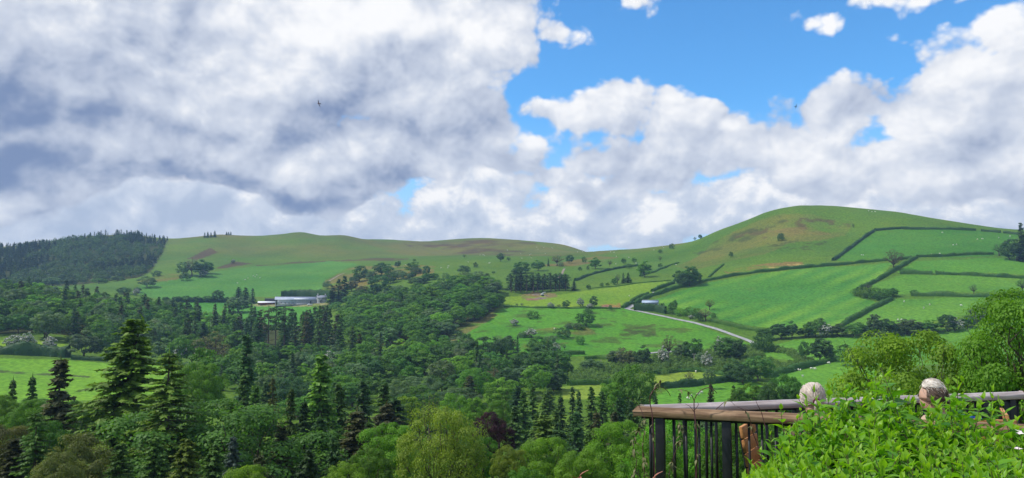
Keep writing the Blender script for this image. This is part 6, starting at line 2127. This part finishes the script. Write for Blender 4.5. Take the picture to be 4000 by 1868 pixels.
def hair_cap(o, c, rx, ry, rz_, mat, cut, seed, name='hair', bumps=0.03):
    """hair shell: the part of an ellipsoid above and behind the face"""
    bm = bmesh.new()
    bmesh.ops.create_uvsphere(bm, u_segments=36, v_segments=24, radius=1.0)
    dele = [v for v in bm.verts if not cut(v.co)]
    bmesh.ops.delete(bm, geom=dele, context='VERTS')
    for v in bm.verts:
        a = math.atan2(v.co.y, v.co.x)
        n = 1 + bumps * (float(vnoise(np.array(v.co.x * 5 + seed), np.array(v.co.y * 5 + v.co.z * 3), seed)) - 0.5) + 0.012 * math.sin(a * 23 + v.co.z * 4)
        v.co = Vector((v.co.x * rx * n, v.co.y * ry * n, v.co.z * rz_ * n))
    me = bpy.data.meshes.new(name)
    bm.to_mesh(me)
    bm.free()
    for p in me.polygons:
        p.use_smooth = True
    me.materials.append(mat)
    h = child(name, me, o)
    h.location = c
    s = h.modifiers.new('thick', 'SOLIDIFY')
    s.thickness = 0.012
    return h


# woman with fair hair drawn back into a low ponytail, looking over the valley
wom, hc = person(2.62, 6.78, R(72), 'woman with fair hair tied back, sitting with her back to us', M_BLOUSE, 1.0, seat=0.42, lean=0.02, head_dz=0.035)
hp = hair_cap(wom, hc, 0.106, 0.101, 0.122, M_HAIRF, lambda p: p.x < 0.45 - 0.9 * max(0, -p.z) and not (p.z < -0.55) and not (p.x > 0.1 and p.z < 0.1), 3)
tie = hc + Vector((-0.113, -0.022, -0.03))
g = Geo()
rgh = np.random.default_rng(12)
for k in range(120):
    a = rgh.uniform(-2.5, 2.5)
    z0 = rgh.uniform(-0.3, 0.95)
    p0 = np.array((math.cos(math.pi - a) * 0.110 * math.sqrt(max(0, 1 - z0 * z0)), math.sin(a) * 0.105 * math.sqrt(max(0, 1 - z0 * z0)), z0 * 0.126))
    if p0[0] > 0.055:
        p0[0] = 0.055
    pts = []
    e = np.array(tie - hc)
    for t in np.linspace(0, 1, 9):
        q = p0 * (1 - t) + e * t
        q = q / max(np.linalg.norm(q / np.array((0.110, 0.105, 0.126))), 1e-6) * (1.0 + 0.035 * rgh.random()) if t < 0.97 else q
        pts.append(q)
    g.add(*tube_np(pts, np.linspace(0.0028, 0.0035, 9), 3))
for k in range(60):
    off = rgh.normal(0, 0.012, 3)
    e = np.array(tie - hc)
    pts = [e + off * 0.4, e + np.array((-0.035, -0.01, -0.02)) + off, e + np.array((-0.05, -0.018, -0.09)) + off * 1.6, e + np.array((-0.04, -0.02, -0.17)) + off * 1.8, e + np.array((-0.03, -0.02, -0.21 - 0.03 * rgh.random())) + off * 1.2]
    g.add(*tube_np(pts, [0.004, 0.005, 0.005, 0.004, 0.0012], 3))
st_ = child('strands', g.mesh('strands', [M_HAIRF], True), hp)
th = np.linspace(0, 6.283, 12)
part('hair_tie', hp, M_TIE, tube_np([np.array(tie - hc) + (0.0, 0.022 * math.cos(a), 0.022 * math.sin(a)) for a in th], 0.008, 6))

# balding man with a pale crown and brown back hair, shade put into its colour, looking out to the left
man, hm_ = person(3.49, 6.50, R(128), 'man with thin pale hair and tan shirt, sitting behind the shrub', M_SHIRT, 1.1, seat=0.48, lean=0.03, head_dz=0.02)
M_HAIRB = plain('brown_shaded_hair', (0.17, 0.115, 0.085), 0.6, 0.35, 30.0, 0.3)  # back hair brown, made darker to carry the head's shaded side
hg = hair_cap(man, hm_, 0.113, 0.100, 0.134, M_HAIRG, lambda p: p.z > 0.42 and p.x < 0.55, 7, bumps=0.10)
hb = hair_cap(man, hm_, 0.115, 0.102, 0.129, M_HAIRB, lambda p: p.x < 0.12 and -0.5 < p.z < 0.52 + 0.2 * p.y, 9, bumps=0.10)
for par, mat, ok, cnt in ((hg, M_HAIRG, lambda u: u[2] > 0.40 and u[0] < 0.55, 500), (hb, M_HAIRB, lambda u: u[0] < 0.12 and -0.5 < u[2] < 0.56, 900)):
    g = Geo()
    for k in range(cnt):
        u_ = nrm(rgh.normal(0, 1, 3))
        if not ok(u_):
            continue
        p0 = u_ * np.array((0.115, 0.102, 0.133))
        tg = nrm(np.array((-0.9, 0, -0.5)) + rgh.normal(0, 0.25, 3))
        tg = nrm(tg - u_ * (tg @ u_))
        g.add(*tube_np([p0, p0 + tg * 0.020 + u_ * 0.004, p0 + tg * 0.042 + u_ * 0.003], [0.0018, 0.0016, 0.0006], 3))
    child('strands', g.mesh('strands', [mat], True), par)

# blue jacket hung over the corner of a chair
bm = bmesh.new()
bmesh.ops.create_grid(bm, x_segments=14, y_segments=18, size=0.5)
for v in bm.verts:
    x, y = v.co.x, v.co.y
    fold = 0.018 * math.sin(x * 21 + 2 * y) + 0.012 * math.sin(x * 38 + 1)
    if y > 0:
        v.co = Vector((x * 0.34, 0.03 + fold, 0.0 - y * 0.70))
    else:
        v.co = Vector((x * 0.36, -0.03 - fold, 0.0 + y * 0.55))
me = bpy.data.meshes.new('jacket')
bm.to_mesh(me)
bm.free()
for p in me.polygons:
    p.use_smooth = True
me.materials.append(M_BLUE)
jk = child('jacket', me, None)
jk.location = (4.02, 6.72, FLOOR + 0.96)
jk.rotation_euler = (0, 0.25, R(-15))
sd = jk.modifiers.new('thick', 'SOLIDIFY')
sd.thickness = 0.012
tag(jk, 'bright blue jacket hanging beside the man, seen through leaves', 'jacket')
chair(4.04, 6.86, R(75), 'slatted chair under the blue jacket', 0.5, 0.97)


# ------------------------------------------------------------------ the leafy shrub in front
def leaf_material():
    m, nt, out = new_mat('shrub_leaf')
    oi = nt.nodes.new('ShaderNodeObjectInfo')
    v = attr_node(nt, 'var', out='Fac')
    rnd = Sock(nt, oi.outputs['Random'])
    t = (v * 0.75 + rnd * 0.25)
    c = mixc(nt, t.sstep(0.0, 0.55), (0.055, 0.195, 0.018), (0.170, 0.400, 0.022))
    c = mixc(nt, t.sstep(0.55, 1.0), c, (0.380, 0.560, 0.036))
    gpos = obj_coord(nt)
    n = noise(nt, gpos, 60.0, 3, 0.6)
    c = mixc(nt, 1.0, c, mixc(nt, n, (0.82, 0.84, 0.8), (1.15, 1.13, 1.1)), 'MULTIPLY')
    b = nt.nodes.new('ShaderNodeBsdfPrincipled')
    nt.links.new(c.s, b.inputs['Base Color'])
    b.inputs['Roughness'].default_value = 0.42
    b.inputs['Specular IOR Level'].default_value = 0.4
    tr = nt.nodes.new('ShaderNodeBsdfTranslucent')
    nt.links.new(mixc(nt, 1.0, c, (1.35, 1.35, 0.45), 'MULTIPLY').s, tr.inputs[0])
    mx = nt.nodes.new('ShaderNodeMixShader')
    mx.inputs[0].default_value = 0.50
    nt.links.new(b.outputs[0], mx.inputs[1])
    nt.links.new(tr.outputs[0], mx.inputs[2])
    nt.links.new(mx.outputs[0], out.inputs[0])
    return m


M_SLEAF = leaf_material()
M_STEM = plain('green_stem', (0.13, 0.12, 0.055), 0.7, 0.3, 8.0, 0.2)


def leaf_shape(wd=0.30, curl=0.25, fold=0.28):
    """pointed leaf along +x, length 1, folded at the midrib and drooping at the tip"""
    t = np.array((0, 0.14, 0.34, 0.56, 0.78, 1.0))
    w = np.array((0.02, 0.72, 1.0, 0.82, 0.42, 0.0)) * wd
    z = 0.10 * t - curl * t ** 2.2
    v, f = [], []
    for i in range(6):
        for s in (-1, 0, 1):
            v.append((t[i] * (1 - 0.05 * abs(s)), s * w[i], z[i] + fold * w[i] * abs(s)))
    for i in range(5):
        for j in range(2):
            a = i * 3 + j
            f.append((a, a + 3, a + 4, a + 1))
    return np.array(v), np.array(f)


LEAFS = [leaf_shape(0.22, 0.20, 0.35), leaf_shape(0.25, 0.42, 0.30), leaf_shape(0.19, 0.05, 0.45), leaf_shape(0.24, 0.62, 0.20)]


def shrub(name, outline, dr, nst, label, seed, cat='shrub', lsz=(0.060, 0.165), n_parts=300, shoots=()):
    """many upright shoots carrying leaves in pairs; outline gives the top of the mass as photo pixels"""
    rg = np.random.default_rng(seed)
    ox, oy = zip(*outline)
    leaves, stems = [], Geo()
    for k in range(nst + len(shoots)):
        d = rg.uniform(*dr)
        px = rg.uniform(ox[0], ox[-1])
        top = np.interp(px, ox, oy) + 4
        # nearer shoots stand lower, so the mass slopes towards us
        fr = (d - dr[0]) / (dr[1] - dr[0])
        top += (1 - fr) ** 1.1 * (1868 - top) * 0.95 + rg.exponential(30) + rg.uniform(0, 15)
        if k >= nst:
            px, top = shoots[k - nst]
            d = rg.uniform(4.6, 5.2)
        tip = np.array(at(px, top, d))
        base = np.array((tip[0] + rg.normal(0, 0.12) + (3.1 - tip[0]) * 0.10, tip[1] + rg.normal(0, 0.10) + 0.08, tip[2] - rg.uniform(0.42, 0.75)))
        pts = bend(base, tip, rg.normal(0, 0.02), 8, None)
        pts[:, 0] += rg.normal(0, 0.03) * np.sin(np.linspace(0, 3.1, 8))
        stems.add(*tube_np(pts, np.linspace(0.005, 0.0018, 8), 4))
        m = int(rg.integers(9, 14))
        s = np.linspace(0.16, 1.0, m) ** 0.92
        az0 = rg.random() * 6.28
        for i in range(m):
            q = s[i] * 7
            i0 = min(int(q), 6)
            p = pts[i0] * (1 - (q - i0)) + pts[i0 + 1] * (q - i0)
            az0 += 1.57 + rg.normal(0, 0.25)
            tipness = max(0, (s[i] - 0.72) / 0.28)
            for side in (0, math.pi):
                el_ = 0.30 + 0.95 * tipness ** 1.5 + rg.normal(0, 0.22)
                sz = rg.uniform(*lsz) * (1 - 0.50 * tipness) * (0.75 + 0.25 * math.sin(s[i] * 3.1))
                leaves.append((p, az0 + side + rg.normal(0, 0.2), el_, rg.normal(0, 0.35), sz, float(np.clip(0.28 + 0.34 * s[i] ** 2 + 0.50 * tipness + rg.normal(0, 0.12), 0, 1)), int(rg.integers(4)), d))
    P = np.array([l[0] for l in leaves])
    px, py = proj(P)
    vis = (px > 2000) & (px < 4000) & (py < 1868)
    score = np.array([l[4] / l[0][1] for l in leaves]) * vis + vis * (P[:, 2] * 0.004)
    # leaves that stand out in front and on top become parts of their own
    order = np.argsort(-(score + 0.010 * vis * (rg.random(len(leaves)) < 0.35)))
    single = set(order[:n_parts].tolist())
    root = child(name, stems.mesh('stems', [M_STEM], True), None)
    tag(root, label, cat)
    g = Geo()
    # vertex colour steps for single leaves: a few shared meshes
    bank = {}
    for i, (p, az, el_, ro, sz, var, ty, d) in enumerate(leaves):
        mt = Matrix.Rotation(az, 4, 'Z') @ Matrix.Rotation(-el_, 4, 'Y') @ Matrix.Rotation(ro, 4, 'X')
        if i in single:
            kk = (ty, int(var * 3.99))
            if kk not in bank:
                v, f = LEAFS[ty]
                bank[kk] = Geo().add(v, f, (kk[1] + 0.5) / 4).mesh('leaf', [M_SLEAF], True)
            o = child('leaf', bank[kk], root)
            o.matrix_basis = Matrix.Translation(p) @ mt @ Matrix.Scale(sz, 4)
        else:
            v, f = LEAFS[ty]
            m3 = np.array(mt.to_3x3())
            g.add((v * sz) @ m3.T + p, f, var)
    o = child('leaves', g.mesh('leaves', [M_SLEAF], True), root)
    tag(o, kind='stuff')
    return root


shrub('leafy_shrub', [(2890, 1880), (2985, 1800), (3040, 1705), (3085, 1625), (3120, 1590), (3200, 1560), (3260, 1535), (3330, 1520), (3400, 1475), (3440, 1432), (3500, 1480), (3560, 1535), (3620, 1560), (3680, 1550), (3760, 1510), (3820, 1530), (3880, 1580), (3920, 1620), (4000, 1640), (4120, 1670)],
      (3.4, 5.35), 500, 'large bright green leafy shrub filling the lower right corner', 71, shoots=[(3440, 1436), (3478, 1455), (3292, 1500), (3242, 1525), (3120, 1560), (3702, 1502), (3740, 1480), (3762, 1492), (3880, 1530), (3900, 1555), (3392, 1482), (3050, 1600), (3185, 1535), (3150, 1560), (3840, 1560), (3330, 1510), (3010, 1700), (2970, 1770), (2930, 1815), (3420, 1470)])
M_FLOWER = plain('pink_white_petal', (0.80, 0.68, 0.70), 0.6, 0.12, 20.0, 0.2)
for i, (px, py, d) in enumerate(((3895, 1750, 4.6), (3940, 1752, 4.5), (3972, 1758, 4.5), (3978, 1694, 5.0))):
    c = at(px, py, d)
    g = Geo()
    for k in range(5):
        v, f = leaf_shape(0.45, 0.35, 0.15)
        a = k * 1.2566 + i
        mt = np.array((Matrix.Rotation(-0.5 + 0.3 * i, 3, 'X') @ Matrix.Rotation(a, 3, 'Z') @ Matrix.Rotation(-0.6, 3, 'Y')))
        g.add((v * 0.034) @ mt.T, f, 0.5)
    o = child('blossom', g.mesh('blossom', [M_FLOWER], True), None)
    o.location = c
    tag(o, ('pale pink blossom, leftmost in the shrub at lower right', 'pale pink blossom, middle one of three in the shrub', 'pale pink blossom, rightmost of three in the shrub', 'small pink blossom high by the right railing')[i], 'flower', 'blossoms in the shrub')


# ------------------------------------------------------------------ climbing vines on the near railing
M_VINE = plain('red_vine', (0.095, 0.035, 0.038), 0.6, 0.35, 12.0, 0.3)
M_VLEAF = plain('bronze_leaf', (0.14, 0.14, 0.055), 0.6, 0.4, 14.0, 0.3)
M_RLEAF = plain('red_leaf', (0.34, 0.13, 0.085), 0.55, 0.3, 14.0, 0.3)


def vine(paths, label, seed, nl=14):
    rg = np.random.default_rng(seed)
    root = empty('climbing_vine', at(paths[0][0][0][0], 1990, 6.5))
    tag(root, label, 'vine', 'vines on the near railing')
    inv = np.array(root.location)
    lv = Geo()
    for pts, d, r0 in paths:
        P = np.array([at(x, y, d + rg.normal(0, 0.02)) for x, y in pts])
        t = np.linspace(0, len(P) - 1, len(P) * 5)
        # smooth the path through its points
        S_ = np.stack([np.interp(t, np.arange(len(P)), P[:, i]) for i in range(3)], -1)
        for _ in range(4):
            S_[1:-1] = (S_[:-2] + 2 * S_[1:-1] + S_[2:]) / 4
        part('stem', root, M_VINE, (tube_np(S_ - inv, np.linspace(r0, r0 * 0.45, len(S_)), 5)), smooth=True)
        for k in range(nl):
            q = S_[int(rg.integers(2, len(S_)))] - inv
            if q[2] + inv[2] > -0.98 and rg.random() < 0.93:
                continue
            for j in range(int(rg.integers(1, 4))):
                v, f = leaf_shape(0.16, 0.5, 0.3)
                mt = np.array(Matrix.Rotation(rg.random() * 6.28, 3, 'Z') @ Matrix.Rotation(rg.uniform(-0.2, 1.2), 3, 'Y'))
                lv.add((v * rg.uniform(0.04, 0.075)) @ mt.T + q, f, 0.5)
    if lv.v:
        o = child('leaves', lv.mesh('leaves', [M_VLEAF], True), root)
        tag(o, kind='stuff')
    return root


vine([([(2562, 1990), (2556, 1800), (2552, 1690), (2548, 1610), (2538, 1575), (2540, 1540), (2562, 1513), (2590, 1511), (2610, 1530), (2619, 1548)], 6.55, 0.0055),
      ([(2540, 1545), (2556, 1520), (2570, 1500), (2582, 1483)], 6.55, 0.003), ([(2500, 1990), (2520, 1850), (2508, 1740), (2525, 1650), (2500, 1590), (2478, 1565), (2450, 1552)], 6.6, 0.004)], 'purple-red vine looping over the railing corner', 5, 20)
vine([([(2716, 1990), (2722, 1800), (2724, 1700), (2713, 1620), (2710, 1565), (2722, 1540), (2745, 1520), (2768, 1513), (2788, 1522), (2800, 1536)], 6.45, 0.006),
      ([(2711, 1565), (2703, 1545), (2685, 1527), (2660, 1521), (2648, 1526)], 6.45, 0.0035), ([(2712, 1610), (2696, 1588), (2677, 1578)], 6.45, 0.003), ([(2715, 1600), (2730, 1580), (2722, 1570)], 6.45, 0.003)], 'double-hooked red vine standing up from the middle of the near railing', 6, 18)
vine([([(2968, 1760), (2940, 1690), (2926, 1620), (2905, 1600), (2880, 1590)], 6.25, 0.004), ([(2990, 1670), (2975, 1610), (2958, 1580), (2953, 1566)], 6.25, 0.0035), ([(2796, 1600), (2830, 1570), (2850, 1563), (2872, 1585)], 6.5, 0.003)], 'thin red vine at the slatted chair', 7, 6)
vine([([(2470, 1990), (2475, 1868), (2490, 1800), (2470, 1730), (2500, 1660)], 6.5, 0.0035), ([(2620, 1990), (2610, 1850), (2640, 1760), (2668, 1690), (2650, 1640)], 6.5, 0.0035)], 'straggling leafy vine low on the railing left end', 8, 26)

# red-tipped garden plant poking up at the bottom edge
for (px, py, d, lab) in ((2252, 1848, 4.6, 'small plant with reddish leaf tips at the bottom edge'), (2545, 1852, 5.0, 'orange-red leaf tips of a plant under the railing')):
    tip = at(px, py, d)
    root = empty('garden_plant', (tip.x, tip.y, tip.z - 0.55))
    tag(root, lab, 'plant', 'red-tipped plants')
    part('stem', root, M_VINE, tube_np([(0, 0, -0.3), (0.02, 0, 0.25), (0, 0, 0.52)], [0.008, 0.006, 0.003], 5))
    for k in range(14):
        v, f = leaf_shape(0.30, 0.3, 0.3)
        mt = np.array(Matrix.Rotation(k * 2.4, 3, 'Z') @ Matrix.Rotation(-0.2 - 0.06 * k, 3, 'Y'))
        part('leaf', root, M_RLEAF if k > 8 else M_VLEAF, ((v * 0.085) @ mt.T + np.array((0.01, 0, 0.25 + 0.02 * k)), f), smooth=True)

cull_hidden()
finish_labels()
# ------------------------------------------------------------------ air
def haze_box(density):
    m, nt, out = new_mat('haze')
    pv = nt.nodes.new('ShaderNodeVolumePrincipled')
    pv.inputs['Color'].default_value = (0.42, 0.66, 1.0, 1)
    pv.inputs['Density'].default_value = density
    pv.inputs['Anisotropy'].default_value = 0.1
    nt.links.new(pv.outputs[0], out.inputs['Volume'])
    zmin = float(gz.min()) - 1.0
    v, f = box_np((0, 0, (zmin + 125) / 2), (8600, 8600, 125 - zmin))
    o = child('haze', Geo().add(v, f).mesh('haze', [m]), None)
    tag(o, 'thin blue summer haze over the valley', 'haze', None, 'stuff')
    return o


haze_box(0.00015)
